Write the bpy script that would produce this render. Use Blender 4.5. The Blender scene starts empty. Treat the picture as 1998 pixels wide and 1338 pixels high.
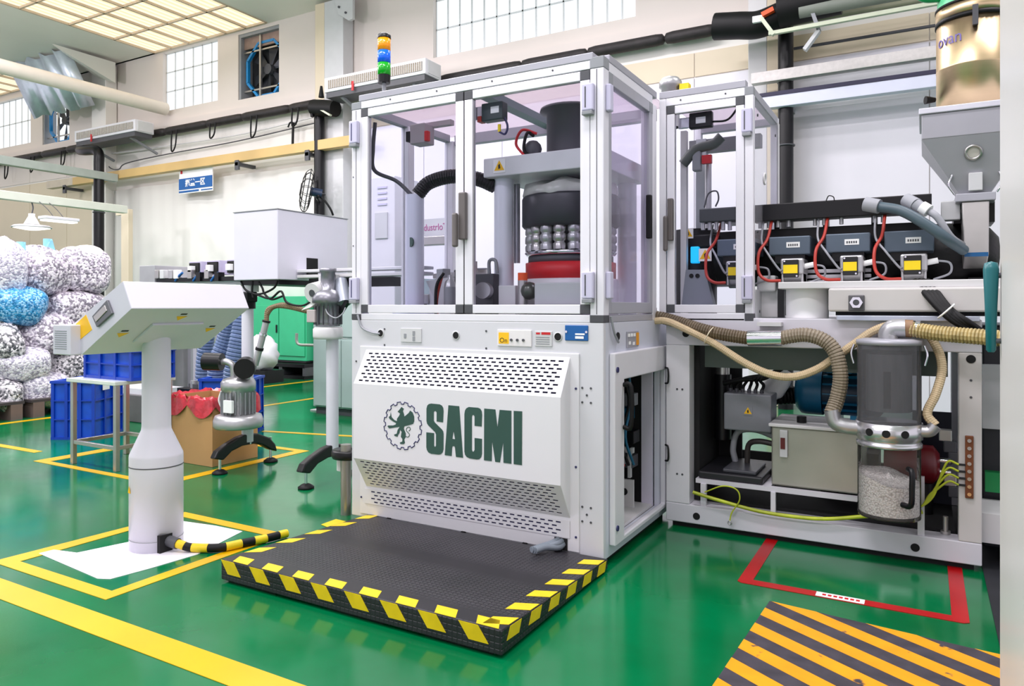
import bpy, bmesh, math, random
from mathutils import Vector, Matrix
from mathutils.geometry import tessellate_polygon
random.seed(7)
SC = bpy.context.scene
COL = SC.collection
# ---------------------------------------------------------------- camera, world, lights, exposure
FOC, CX, HY, EYE, YAW = 1420.0, 999.0, 597.0, 1.25, math.radians(29.55)
cd = bpy.data.cameras.new('camera'); cam = bpy.data.objects.new('camera', cd); COL.objects.link(cam)
cd.sensor_width = 36.0; cd.lens = 36.0 * FOC / 1998.0
cd.shift_y = -(669.0 - HY) / 1998.0
cd.clip_start = 0.02; cd.clip_end = 200
cam.location = (0, 0, EYE); cam.rotation_euler = (math.radians(90), 0, YAW)
SC.camera = cam
w = bpy.data.worlds.new('world'); SC.world = w; w.use_nodes = True
w.node_tree.nodes['Background'].inputs[0].default_value = (0.98, 0.92, 1.03, 1)
w.node_tree.nodes['Background'].inputs[1].default_value = 1.15
def area_light(name, loc, sx, sy, power, col=(1, .935, 1.0), rot=(0, 0, 0)):
    l = bpy.data.lights.new(name, 'AREA'); l.shape = 'RECTANGLE'; l.size = sx; l.size_y = sy
    l.energy = power; l.color = col
    o = bpy.data.objects.new(name, l); COL.objects.link(o); o.location = loc; o.rotation_euler = rot
    return o
# rows of hall lamps under the ceiling
for _x, _y, _e in ((-1.2, 1.6, 190), (-4.6, 1.6, 190), (-8.0, 1.8, 190), (1.6, 4.6, 150), (-3.4, 6.6, 170), (-8.0, 6.4, 190), (-12.5, 4.5, 260), (-1.0, -2.2, 190), (-5.5, -2.2, 170)):
    area_light('hall_lamp', (_x, _y, 6.2), 2.4, .5, _e)
def fill_light(loc, power, r=.25):  # unseen point lights added to brighten the upper walls and ceiling
    l = bpy.data.lights.new('added_fill', 'POINT'); l.energy = power; l.shadow_soft_size = r; l.color = (1, .94, .99)
    o = bpy.data.objects.new('added_fill', l); COL.objects.link(o); o.location = loc
for _p, _e in (((-9.0, 3.0, 4.9), 260), ((-15.0, 2.0, 4.9), 420), ((-4.0, 4.6, 4.7), 90)): fill_light(_p, _e)
vs = SC.view_settings
vs.view_transform = 'Standard'; vs.look = 'None'; vs.gamma = 1.0; vs.use_curve_mapping = False
vs.exposure = -0.1
SC.cycles.max_bounces = 7; SC.cycles.diffuse_bounces = 4; SC.cycles.glossy_bounces = 4
SC.cycles.transparent_max_bounces = 16; SC.cycles.caustics_reflective = False; SC.cycles.caustics_refractive = False
# ---------------------------------------------------------------- measuring helpers: a picture point on a known plane of the room
_c, _s = math.cos(YAW), math.sin(YAW)
def ray(px, py):
    l = (px - CX) / FOC
    return Vector((l * _c - _s, l * _s + _c, -(py - HY) / FOC))
def fl(px, py, z=0.0):
    r = ray(px, py); return r * ((z - EYE) / r.z) + Vector((0, 0, EYE))
def oy(px, py, Y):
    r = ray(px, py); return r * (Y / r.y) + Vector((0, 0, EYE))
def ox(px, py, X):
    r = ray(px, py); return r * (X / r.x) + Vector((0, 0, EYE))
# ---------------------------------------------------------------- materials
MATS = {}
def s2l(c):
    return tuple((x / 12.92 if x <= .04045 else ((x + .055) / 1.055) ** 2.4) for x in c)
def hexc(h):
    return s2l(tuple(int(h[i:i + 2], 16) / 255 for i in (0, 2, 4)))
def mat(name, h, rough=.5, metal=0.0, var=.06, scale=6.0, bump=0.0, bscale=60.0, emit=0.0, spec=.5, coat=0.0, stretch=None):
    if name in MATS: return MATS[name]
    m = bpy.data.materials.new(name); m.use_nodes = True
    nt = m.node_tree; n = nt.nodes; b = n['Principled BSDF']
    col = hexc(h)
    tc = n.new('ShaderNodeTexCoord'); ns = n.new('ShaderNodeTexNoise')
    ns.inputs['Scale'].default_value = scale; ns.inputs['Detail'].default_value = 4
    src = tc.outputs['Object']
    if stretch:
        mp = n.new('ShaderNodeMapping'); mp.inputs['Scale'].default_value = stretch
        nt.links.new(src, mp.inputs[0]); src = mp.outputs[0]
    nt.links.new(src, ns.inputs['Vector'])
    rp = n.new('ShaderNodeValToRGB')
    rp.color_ramp.elements[0].position = .3; rp.color_ramp.elements[1].position = .7
    rp.color_ramp.elements[0].color = (*[max(0, q * (1 - var)) for q in col], 1)
    rp.color_ramp.elements[1].color = (*[min(1, q * (1 + var)) for q in col], 1)
    nt.links.new(ns.outputs['Fac'], rp.inputs[0]); nt.links.new(rp.outputs[0], b.inputs['Base Color'])
    b.inputs['Roughness'].default_value = rough; b.inputs['Metallic'].default_value = metal
    b.inputs['Specular IOR Level'].default_value = spec
    b.inputs['Coat Weight'].default_value = coat
    if emit:
        b.inputs['Emission Color'].default_value = (*col, 1); b.inputs['Emission Strength'].default_value = emit
    if bump:
        n2 = n.new('ShaderNodeTexNoise'); n2.inputs['Scale'].default_value = bscale
        nt.links.new(src, n2.inputs['Vector'])
        bp = n.new('ShaderNodeBump'); bp.inputs['Strength'].default_value = bump; bp.inputs['Distance'].default_value = .01
        nt.links.new(n2.outputs['Fac'], bp.inputs['Height']); nt.links.new(bp.outputs[0], b.inputs['Normal'])
    MATS[name] = m
    return m
def clear_mat(name, tint, refl=.12, rough=.02, alpha=0.0, body='888888'):
    m = bpy.data.materials.new(name); m.use_nodes = True
    nt = m.node_tree; n = nt.nodes; n.clear()
    out = n.new('ShaderNodeOutputMaterial'); tr = n.new('ShaderNodeBsdfTransparent'); gl = n.new('ShaderNodeBsdfGlossy')
    tr.inputs[0].default_value = (*hexc(tint), 1); gl.inputs['Roughness'].default_value = rough
    lw = n.new('ShaderNodeLayerWeight'); lw.inputs[0].default_value = refl
    mx = n.new('ShaderNodeMixShader')
    if refl < .08: mx.inputs[0].default_value = refl
    else: nt.links.new(lw.outputs['Fresnel'], mx.inputs[0])
    last = tr.outputs[0]
    if alpha:
        df = n.new('ShaderNodeBsdfDiffuse'); df.inputs[0].default_value = (*hexc(body), 1)
        m2 = n.new('ShaderNodeMixShader'); m2.inputs[0].default_value = alpha
        nt.links.new(last, m2.inputs[1]); nt.links.new(df.outputs[0], m2.inputs[2]); last = m2.outputs[0]
    nt.links.new(last, mx.inputs[1]); nt.links.new(gl.outputs[0], mx.inputs[2])
    nt.links.new(mx.outputs[0], out.inputs[0])
    MATS[name] = m
    return m
def glow_mat(name, h, strength, bands=None):
    m = bpy.data.materials.new(name); m.use_nodes = True
    nt = m.node_tree; n = nt.nodes; n.clear()
    out = n.new('ShaderNodeOutputMaterial'); e = n.new('ShaderNodeEmission')
    e.inputs[0].default_value = (*hexc(h), 1); e.inputs[1].default_value = strength
    if bands:
        tc = n.new('ShaderNodeTexCoord'); wv = n.new('ShaderNodeTexWave'); wv.bands_direction = bands[0]
        wv.inputs['Scale'].default_value = bands[1]; wv.inputs['Distortion'].default_value = .6
        rp = n.new('ShaderNodeValToRGB')
        rp.color_ramp.elements[0].color = (*hexc(bands[2]), 1); rp.color_ramp.elements[1].color = (*hexc(h), 1)
        nt.links.new(tc.outputs['Object'], wv.inputs[0]); nt.links.new(wv.outputs['Fac'], rp.inputs[0]); nt.links.new(rp.outputs[0], e.inputs[0])
    nt.links.new(e.outputs[0], out.inputs[0])
    MATS[name] = m
    return m
M_white = mat('white_paint', 'DDDCE2', .38, var=.02)
M_offw = mat('off_white_paint', 'D6D5D6', .42, var=.03, scale=3)
M_grey = mat('light_grey_paint', 'C9CACC', .42, var=.03)
M_mid = mat('mid_grey_paint', '8E9196', .45, var=.05)
M_dgrey = mat('dark_grey_plastic', '4A4B50', .5, var=.08)
M_alu = mat('anodised_aluminium', 'E6E5EC', .36, .15, var=.02)
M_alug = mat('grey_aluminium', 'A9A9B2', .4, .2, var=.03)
M_steel = mat('warm_reflection_steel', 'D9C09A', .36, 1.0, var=.06, scale=2, stretch=(1, 1, 12))  # warm tint puts reflected surroundings into the steel's base colour
M_steel2 = mat('brushed_steel', 'B9B7B4', .33, .9, var=.08, scale=5)
M_chrome = mat('polished_metal', 'DDDDE2', .12, 1.0, var=.02)
M_black = mat('black_rubber', '0A0A0C', .55, var=.2, spec=.3)
M_blackp = mat('black_paint', '0B0B0F', .38, var=.2, spec=.35)
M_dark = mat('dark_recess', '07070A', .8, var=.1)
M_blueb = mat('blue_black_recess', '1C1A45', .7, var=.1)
M_green = mat('dark_green_print', '2E4F47', .5, var=.06)
M_navy = mat('navy_print', '2B2B5C', .5, var=.05)
M_yel = mat('signal_yellow', 'F4D40A', .5, var=.04)
M_yel2 = mat('tape_yellow', 'E2C410', .45, var=.08, scale=20)
M_ylab = mat('yellow_label', 'F6BE12', .5, var=.03)
M_red = mat('red_paint', 'C8141E', .45, var=.06)
M_orange = mat('orange_plastic', 'F2551A', .45, var=.05)
M_blue = mat('label_blue', '0C5AA0', .4, var=.05)
M_wlab = mat('white_label', 'F4F4F4', .5, var=.01)
M_ink = mat('black_print', '17171A', .6, var=.05)
M_lilac = mat('lilac_plastic', 'C9C6DE', .4, var=.02)
M_slate = mat('slate_blue_metal', '566372', .42, .2, var=.06)
M_petrol = mat('petrol_blue_paint', '0E6488', .38, var=.08)
M_cream = mat('cream_hose', 'CDB894', .5, var=.1, scale=12)
M_hose = mat('ribbed_grey_hose', '8F8371', .45, var=.15, scale=15)
M_hosed = mat('ribbed_dark_hose', '6A5C48', .45, var=.2, scale=15)
M_gy = mat('green_yellow_wire', 'B6C22E', .45, var=.3, scale=9)
M_rwire = mat('red_wire', 'B5372C', .45, var=.1)
M_gwire = mat('grey_cable', '9A9CA3', .5, var=.05)
M_alc = mat('cast_aluminium', 'B8B8BA', .35, .7, var=.08)
M_glass = clear_mat('door_glass', 'F7F7FB', .10, .02)
M_glassv = clear_mat('side_glass', 'F4F1FB', .06, .03, .10, 'F4EFFC')
# ---------------------------------------------------------------- mesh builder
WM = {}
def link(o, parent, M=None):
    COL.objects.link(o)
    M = M or Matrix.Identity(4)
    o.matrix_world = M
    if parent is not None:
        o.parent = parent; o.matrix_parent_inverse = WM[parent.name].inverted()
    WM[o.name] = M
    return o
def tag(o, label=None, cat=None, group=None, kind=None):
    if label: o['label'] = label
    if cat: o['category'] = cat
    if group: o['group'] = group
    if kind: o['kind'] = kind
    return o
def thing(name, loc, label, cat, group=None):
    o = bpy.data.objects.new(name, None); o.empty_display_size = .1
    link(o, None, Matrix.Translation(Vector(loc)))
    return tag(o, label, cat, group)
def frame_for(d):
    d = d.normalized(); a = Vector((0, 0, 1)) if abs(d.z) < .9 else Vector((1, 0, 0))
    u = a.cross(d).normalized(); return u, d.cross(u).normalized()
def spline(pts, k=8):
    P = [Vector(p) for p in pts]
    if len(P) < 3: return P
    Q = [P[0] * 2 - P[1]] + P + [P[-1] * 2 - P[-2]]
    out = []
    for i in range(1, len(Q) - 2):
        a, b, c, d = Q[i - 1:i + 3]
        for j in range(k):
            t = j / k
            out.append(.5 * ((2 * b) + (c - a) * t + (2 * a - 5 * b + 4 * c - d) * t * t + (3 * b - a - 3 * c + d) * t ** 3))
    out.append(P[-1]); return out
class MB:
    def __init__(self): self.v = []; self.f = []; self.sm = []
    def add(self, vs_, fs, smooth=False):
        n = len(self.v); self.v += [Vector(q) for q in vs_]
        for q in fs: self.f.append(tuple(i + n for i in q)); self.sm.append(smooth)
        return self
    def box(self, x0, x1, y0, y1, z0, z1):
        v = [(x, y, z) for z in (min(z0, z1), max(z0, z1)) for y in (min(y0, y1), max(y0, y1)) for x in (min(x0, x1), max(x0, x1))]
        return self.add(v, [(0, 2, 3, 1), (4, 5, 7, 6), (0, 1, 5, 4), (2, 6, 7, 3), (0, 4, 6, 2), (1, 3, 7, 5)])
    def obox(self, c, sx, sy, sz, R=None):
        R = R or Matrix.Identity(3); c = Vector(c)
        v = [c + R @ Vector((x * sx / 2, y * sy / 2, z * sz / 2)) for z in (-1, 1) for y in (-1, 1) for x in (-1, 1)]
        return self.add(v, [(0, 2, 3, 1), (4, 5, 7, 6), (0, 1, 5, 4), (2, 6, 7, 3), (0, 4, 6, 2), (1, 3, 7, 5)])
    def bar(self, a, b, w_, h_):
        a, b = Vector(a), Vector(b); d = b - a; u, v_ = frame_for(d)
        R = Matrix((u, v_, d.normalized())).transposed()
        return self.obox((a + b) / 2, w_, h_, d.length, R)
    def cyl(self, a, b, r, r2=None, n=20, caps=True):
        a, b = Vector(a), Vector(b); r2 = r if r2 is None else r2; u, v_ = frame_for(b - a)
        vs_ = []
        for (p, q) in ((a, r), (b, r2)):
            for i in range(n):
                t = 2 * math.pi * i / n; vs_.append(p + (u * math.cos(t) + v_ * math.sin(t)) * q)
        self.add(vs_, [(i, (i + 1) % n, n + (i + 1) % n, n + i) for i in range(n)], True)
        if caps:
            self.add(vs_[:n], [tuple(range(n - 1, -1, -1))]); self.add(vs_[n:], [tuple(range(n))])
        return self
    def lathe(self, prof, c, axis=(0, 0, 1), n=28, smooth=True):
        c = Vector(c); ax = Vector(axis).normalized(); u, v_ = frame_for(ax); vs_ = []; m = len(prof)
        for (r, z) in prof:
            for i in range(n):
                t = 2 * math.pi * i / n; vs_.append(c + ax * z + (u * math.cos(t) + v_ * math.sin(t)) * max(r, 1e-4))
        fs = [(k * n + i, k * n + (i + 1) % n, (k + 1) * n + (i + 1) % n, (k + 1) * n + i) for k in range(m - 1) for i in range(n)]
        return self.add(vs_, fs, smooth)
    def tube(self, pts, r, n=10, k=8, rib=0.0, pitch=.012):
        P = spline(pts, k)
        if rib:
            Q = [P[0]]
            for p in P[1:]:
                d = (p - Q[-1]).length; st = max(1, int(d / (pitch / 4) + .5)); a = Q[-1].copy()
                for j in range(1, st + 1): Q.append(a.lerp(p, j / st))
            P = Q
        T = [(P[min(i + 1, len(P) - 1)] - P[max(i - 1, 0)]).normalized() for i in range(len(P))]
        u, v_ = frame_for(T[0]); vs_ = []
        for i, p in enumerate(P):
            u = (u - T[i] * u.dot(T[i])).normalized(); v_ = T[i].cross(u)
            rr = r if not rib else (r - rib if i % 4 == 3 else r)
            for j in range(n):
                t = 2 * math.pi * j / n; vs_.append(p + (u * math.cos(t) + v_ * math.sin(t)) * rr)
        m = len(P)
        self.add(vs_, [(k_ * n + i, k_ * n + (i + 1) % n, (k_ + 1) * n + (i + 1) % n, (k_ + 1) * n + i) for k_ in range(m - 1) for i in range(n)], not rib)
        self.add(vs_[:n], [tuple(range(n - 1, -1, -1))]); self.add(vs_[-n:], [tuple(range(n))])
        return self
    def slab(self, poly, nrm, t, holes=()):
        """flat outline (3-D points) thickened by t along nrm"""
        nrm = Vector(nrm).normalized() * t
        loops = [[Vector(p) for p in poly]] + [[Vector(p) for p in h] for h in holes]
        flat = [p for L in loops for p in L]; n = len(flat)
        tri = tessellate_polygon(loops)
        a = sum(((flat[t_[1]] - flat[t_[0]]).cross(flat[t_[2]] - flat[t_[0]]) for t_ in tri), Vector())
        flip = a.dot(nrm) < 0
        fs = []
        for t_ in tri:
            t_ = tuple(t_)[::-1] if flip else tuple(t_)
            fs.append(tuple(i + n for i in t_)); fs.append(t_[::-1])
        k = 0
        for L in loops:
            m = len(L)
            for i in range(m):
                fs.append((k + i, k + (i + 1) % m, n + k + (i + 1) % m, n + k + i))
            k += m
        self.add(flat + [p + nrm for p in flat], fs)
        return self
    def sphere(self, c, r, n=14, sx=1, sy=1, sz=1):
        vs_ = []; m = n // 2; c = Vector(c)
        for i in range(m + 1):
            a = math.pi * i / m
            for j in range(n):
                t = 2 * math.pi * j / n
                vs_.append(c + Vector((sx * r * math.sin(a) * math.cos(t), sy * r * math.sin(a) * math.sin(t), sz * r * math.cos(a))))
        return self.add(vs_, [(i * n + j, (i + 1) * n + j, (i + 1) * n + (j + 1) % n, i * n + (j + 1) % n) for i in range(m) for j in range(n)], True)
    def torus(self, c, axis, R, r, n=28, m=8):
        c = Vector(c); ax = Vector(axis).normalized(); u, v_ = frame_for(ax); vs_ = []
        for i in range(n):
            t = 2 * math.pi * i / n; e = u * math.cos(t) + v_ * math.sin(t)
            for j in range(m):
                q = 2 * math.pi * j / m; vs_.append(c + e * (R + r * math.cos(q)) + ax * r * math.sin(q))
        return self.add(vs_, [(i * m + j, ((i + 1) % n) * m + j, ((i + 1) % n) * m + (j + 1) % m, i * m + (j + 1) % m) for i in range(n) for j in range(m)], True)
    def mesh(self, name):
        me = bpy.data.meshes.new(name); me.from_pydata([tuple(q) for q in self.v], [], self.f)
        me.polygons.foreach_set('use_smooth', self.sm); me.update()
        bm = bmesh.new(); bm.from_mesh(me); bmesh.ops.recalc_face_normals(bm, faces=bm.faces); bm.to_mesh(me); bm.free()
        return me
    def build(self, name, m, parent=None, bevel=0.0, M=None, label=None, cat=None, group=None, kind=None):
        me = self.mesh(name); me.materials.append(m)
        o = bpy.data.objects.new(name, me); link(o, parent, M)
        if bevel:
            md = o.modifiers.new('bevel', 'BEVEL'); md.width = bevel; md.segments = 2; md.limit_method = 'ANGLE'; md.angle_limit = math.radians(40)
        return tag(o, label, cat, group, kind)
def box(name, m, parent, x0, x1, y0, y1, z0, z1, bevel=0.0, **k):
    return MB().box(x0, x1, y0, y1, z0, z1).build(name, m, parent, bevel, **k)
def copy_part(src, parent, M, name=None):
    o = bpy.data.objects.new(name or src.name.split('.')[0], src.data)
    for md in src.modifiers:
        q = o.modifiers.new(md.name, md.type); q.width = md.width; q.segments = md.segments; q.limit_method = md.limit_method; q.angle_limit = md.angle_limit
    return link(o, parent, M)
def T(x, y, z): return Matrix.Translation(Vector((x, y, z)))
def text_part(name, body, size, m, parent, M, extrude=.001, sx=1.0, bold=0.0):
    cu = bpy.data.curves.new(name, 'FONT'); cu.body = body; cu.size = size; cu.extrude = extrude; cu.offset = bold
    cu.align_x = 'CENTER'; cu.align_y = 'CENTER'
    t = bpy.data.objects.new(name + '_tmp', cu); COL.objects.link(t)
    bpy.context.view_layer.update()
    me = bpy.data.meshes.new_from_object(t.evaluated_get(bpy.context.evaluated_depsgraph_get()))
    bpy.data.objects.remove(t); me.materials.clear(); me.materials.append(m)
    for v in me.vertices: v.co.x *= sx
    o = bpy.data.objects.new(name, me); link(o, parent, M); return o
RX90 = Matrix.Rotation(math.radians(90), 4, 'X')     # text facing -Y
def warn_sign(parent, c, size, facing='-Y', m=None):
    """white square warning label with a yellow triangle, on a plane facing -Y or +X"""
    c = Vector(c); u, n_ = (Vector((1, 0, 0)), Vector((0, -1, 0))) if facing == '-Y' else (Vector((0, 1, 0)), Vector((1, 0, 0)))
    z = Vector((0, 0, 1)); h = size / 2
    p = MB().slab([c - u * h - z * h, c + u * h - z * h, c + u * h + z * h, c - u * h + z * h], n_, .002).build('warning_label', m or M_wlab, parent)
    c2 = c + n_ * .002
    MB().slab([c2 - u * h * .85 - z * h * .65, c2 + u * h * .85 - z * h * .65, c2 + z * h * .85], n_, .001).build('warning_triangle', M_ylab, p)
    c3 = c2 + n_ * .001
    MB().slab([c3 - u * h * .12 - z * h * .45, c3 + u * h * .22 - z * h * .35, c3 + u * h * .1 + z * h * .35, c3 - u * h * .18 + z * h * .1], n_, .0006).build('warning_symbol', M_ink, p)
    return p
# ================================================================ the hall
WY = 9.8
def floor_mat():
    m = bpy.data.materials.new('green_epoxy'); m.use_nodes = True
    nt = m.node_tree; n = nt.nodes; b = n['Principled BSDF']
    tc = n.new('ShaderNodeTexCoord'); ns = n.new('ShaderNodeTexNoise'); ns.inputs['Scale'].default_value = 1.3; ns.inputs['Detail'].default_value = 6
    rp = n.new('ShaderNodeValToRGB')
    rp.color_ramp.elements[0].position = .32; rp.color_ramp.elements[1].position = .72
    rp.color_ramp.elements[0].color = (*hexc('005A2E'), 1); rp.color_ramp.elements[1].color = (*hexc('017545'), 1)
    nt.links.new(tc.outputs['Object'], ns.inputs[0]); nt.links.new(ns.outputs['Fac'], rp.inputs[0]); nt.links.new(rp.outputs[0], b.inputs['Base Color'])
    n2 = n.new('ShaderNodeTexNoise'); n2.inputs['Scale'].default_value = 9; n2.inputs['Detail'].default_value = 3
    r2 = n.new('ShaderNodeMapRange'); r2.inputs['To Min'].default_value = .08; r2.inputs['To Max'].default_value = .2
    nt.links.new(tc.outputs['Object'], n2.inputs[0]); nt.links.new(n2.outputs['Fac'], r2.inputs[0]); nt.links.new(r2.outputs[0], b.inputs['Roughness'])
    b.inputs['Specular IOR Level'].default_value = .45
    bp = n.new('ShaderNodeBump'); bp.inputs['Strength'].default_value = .05; bp.inputs['Distance'].default_value = .02
    nt.links.new(ns.outputs['Fac'], bp.inputs['Height']); nt.links.new(bp.outputs[0], b.inputs['Normal'])
    return m
box('floor', floor_mat(), None, -26, 8, -6, 12, -.1, 0, kind='structure')
M_wall = mat('wall_paint', 'E6E3DE', .55, var=.03, scale=.8)
M_wallr = mat('wall_panel_right', 'E4E2EA', .3, var=.03, scale=.7)
M_wallup = mat('upper_wall_paint', 'DCD3CD', .55, var=.04, scale=.6)
M_ceil = mat('ceiling_paint', 'E6E5DD', .5, var=.06, scale=.5)
M_beige = mat('beige_panel', 'DBCDB4', .5, var=.06, scale=.5)
# back wall with real openings
def wall_holes(mb, x0, x1, z0, z1, holes, y0, y1):
    xs = sorted({x0, x1} | {h[0] for h in holes} | {h[1] for h in holes})
    zs = sorted({z0, z1} | {h[2] for h in holes} | {h[3] for h in holes})
    for i in range(len(xs) - 1):
        for j in range(len(zs) - 1):
            cx, cz = (xs[i] + xs[i + 1]) / 2, (zs[j] + zs[j + 1]) / 2
            if any(h[0] < cx < h[1] and h[2] < cz < h[3] for h in holes): continue
            mb.box(xs[i], xs[i + 1], y0, y1, zs[j], zs[j + 1])
W1 = (-7.05, -3.55, 5.34, 6.55); W2 = (-14.09, -12.35, 5.38, 6.62); W3 = (-21.6, -19.26, 5.3, 6.5)
F1 = (-11.75, -10.62, 5.3, 6.58); F2 = (-18.73, -17.58, 5.18, 6.5)
mb = MB(); wall_holes(mb, -26, 8, 4.9, 6.65, [W1, W2, W3, F1, F2], WY, WY + .3); up = mb.build('wall_back_upper', M_wallup, None, kind='structure')
box('wall_back', M_wall, None, -26, 8, WY - .03, WY + .3, 0, 4.9, kind='structure')
wl = bpy.data.objects['wall_back']
# pale sandwich panels of the wall right of the second column, each with its own joint
for i, (a, b_) in enumerate(((-8.7, -7.2), (-7.2, -5.7), (-5.7, -4.2), (-4.2, -2.7), (-2.7, -1.95), (-1.45, .05), (.05, 1.6), (1.6, 3.1))):
    box('wall_panel', M_wallr, wl, a + .006, b_ - .006, WY - .055, WY - .03, 0, 4.32)
    box('wall_panel', M_beige, wl, a + .006, b_ - .006, WY - .05, WY - .03, 4.34, 4.66)
for a, b_ in ((-24, -22.4), (-22.4, -20.8), (-20.8, -19.2), (-19.2, -17.6), (-17.6, -16.4)):
    box('wall_panel', M_beige, wl, a + .008, b_ - .008, WY - .05, WY - .03, 0, 4.25)
    box('wall_panel', M_wallup, wl, a + .008, b_ - .008, WY - .05, WY - .03, 4.29, 4.88)
box('wall_ledge', M_wallup, up, -26, 8, WY - .07, WY, 4.9, 5.12)
# columns standing in the wall
for i, (a, b_, ma) in enumerate(((-16.2, -15.68, M_wall), (-9.42, -9.2, M_beige), (-9.2, -8.76, M_grey), (-1.95, -1.72, M_offw), (-1.72, -1.47, M_beige))):
    box('trim_%d' % (i + 1), ma, None, a, b_, WY - .28, WY - .02, 0, 6.6, .01, kind='structure')
# windows
M_pane = glow_mat('frosted_daylight', 'F4F9FD', 1.3)
M_mull = mat('window_bar', 'D6DADC', .5, var=.03)
def window(n, W, cols, rows, m=None):
    r = bpy.data.objects.new('window_%d' % n, None); link(r, None, T(W[0], WY, W[2])); tag(r, kind='structure')
    dx = (W[1] - W[0]) / cols; zz = [W[2] + (W[3] - W[2]) * q for q in rows]
    src = {}
    for i in range(cols):
        for j in range(len(zz) - 1):
            k = j
            if k not in src:
                src[k] = MB().box(.012, dx - .012, 0, .012, 0.012, zz[j + 1] - zz[j] - .012).build('pane', M_pane, r, M=T(W[0] + i * dx, WY + .1, zz[j]))
            else: copy_part(src[k], r, T(W[0] + i * dx, WY + .1, zz[j]))
    mb_ = MB()
    for i in range(cols + 1): mb_.box(W[0] + i * dx - .012, W[0] + i * dx + .012, WY + .085, WY + .12, W[2], W[3])
    for q in zz: mb_.box(W[0], W[1], WY + .085, WY + .12, q - .012, q + .012)
    mb_.build('window_bars', M_mull, r)
window(1, W1, 15, (0, .4, .8, 1)); window(2, W2, 6, (0, .35, .68, 1)); window(3, W3, 8, (0, .5, 1))
# exhaust fan openings
def fan_window(n, W, inner, lab):
    cx, cz = (W[0] + W[1]) / 2 + .1, W[2] + .55; R = .56
    r = thing('exhaust_fan', (cx, WY + .2, W[2]), lab, 'fan', 'wall exhaust fans')
    ms = MB(); ms.box(W[0] + .01, W[0] + .06, WY + .02, WY + .3, W[2], W[3]); ms.box(W[0] + .06, W[1], WY + .02, WY + .3, W[3] - .06, W[3]); ms.build('housing_frame', M_mid, r)
    ms = MB(); a = [(cx + R * math.cos(t), WY + .12, cz + R * math.sin(t)) for t in [math.pi / 8 + k * math.pi / 4 for k in range(8)]]
    for k in range(8): ms.bar(a[k], a[(k + 1) % 8], .06, .05)
    ms.build('fan_shroud', mat('fan_blue', '1B86C8', .35, var=.1), r)
    for k in range(6):
        t = k * math.pi / 3 + .3
        MB().slab([(cx + .08 * math.cos(t - .3), WY + .22, cz + .08 * math.sin(t - .3)), (cx + .5 * math.cos(t - .2), WY + .25, cz + .5 * math.sin(t - .2)), (cx + .5 * math.cos(t + .3), WY + .2, cz + .5 * math.sin(t + .3)), (cx + .08 * math.cos(t + .3), WY + .2, cz + .08 * math.sin(t + .3))], (0, 1, 0), .01).build('fan_blade', mat('blade_dark', '3A3D44', .35, .5), r)
    MB().cyl((cx, WY + .14, cz), (cx, WY + .28, cz), .1).build('fan_hub', M_dgrey, r)
    for z_ in (cz - .38, cz + .38): MB().box(W[0] + .06, W[1], WY + .09, WY + .11, z_ - .015, z_ + .015).build('guard_bar', M_steel2, r)
    MB().box(cx - .14, cx - .1, WY + .06, WY + .1, W[2], W[3] - .06).build('guard_bar', M_steel2, r)
    box('lintel_board', mat('fan_board', '9B8278', .6, var=.2), r, W[0] + .06, W[1], WY + .1, WY + .14, W[3] - .28, W[3] - .06)
    box('back_plate', inner, r, W[0], W[1], WY + .3, WY + .32, W[2], W[3])
fan_window(1, F1, mat('dark_inside_plate', '23262C', .6, var=.4, scale=3), 'exhaust fan with blue octagonal ring in the dark wall opening')  # plate colour carries the darkness inside the fan opening
fan_window(2, F2, M_pane, 'exhaust fan in the bright daylit wall opening above the cap sacks')
# ceiling with lit skylight panels
mb = MB(); SKY1 = (-14.3, -10.9, 6.2, 9.75); SKY2 = (-22.4, -18.3, 5.5, 9.75)
xs = [-26, SKY2[0], SKY2[1], SKY1[0], SKY1[1], 8]
for a, b_ in ((-26, SKY2[0]), (SKY2[1], SKY1[0]), (SKY1[1], 8)): mb.box(a, b_, -6, WY + .3, 6.65, 6.75)
mb.box(SKY2[0], SKY2[1], -6, SKY2[2], 6.65, 6.75); mb.box(SKY1[0], SKY1[1], -6, SKY1[2], 6.65, 6.75)
mb.box(SKY2[0], SKY1[1], WY - .05, WY + .3, 6.65, 6.75)
ce = mb.build('ceiling', M_ceil, None, kind='structure')
M_sky = glow_mat('warm_skylight', 'FFF8E6', 1.25, ('X', 2.2, 'FBE6B8'))
M_skyb = mat('skylight_bar', 'CDB9A0', .5)
for S in (SKY1, SKY2):
    nx, ny = (6, 4) if S is SKY1 else (7, 5); dx = (S[1] - S[0]) / nx; dy = (S[3] - S[2]) / ny; src = None
    for i in range(nx):
        for j in range(ny):
            M_ = T(S[0] + i * dx, S[2] + j * dy, 6.68)
            if src is None: src = MB().box(.015, dx - .015, .015, dy - .015, 0, .02).build('skylight_panel', M_sky, ce, M=M_)
            else: copy_part(src, ce, M_)
    mb = MB()
    for i in range(nx + 1): mb.box(S[0] + i * dx - .02, S[0] + i * dx + .02, S[2], S[3], 6.64, 6.7)
    for j in range(ny + 1): mb.box(S[0], S[1], S[2] + j * dy - .02, S[2] + j * dy + .02, 6.64, 6.7)
    mb.build('skylight_bars', M_skyb, ce)
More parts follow.
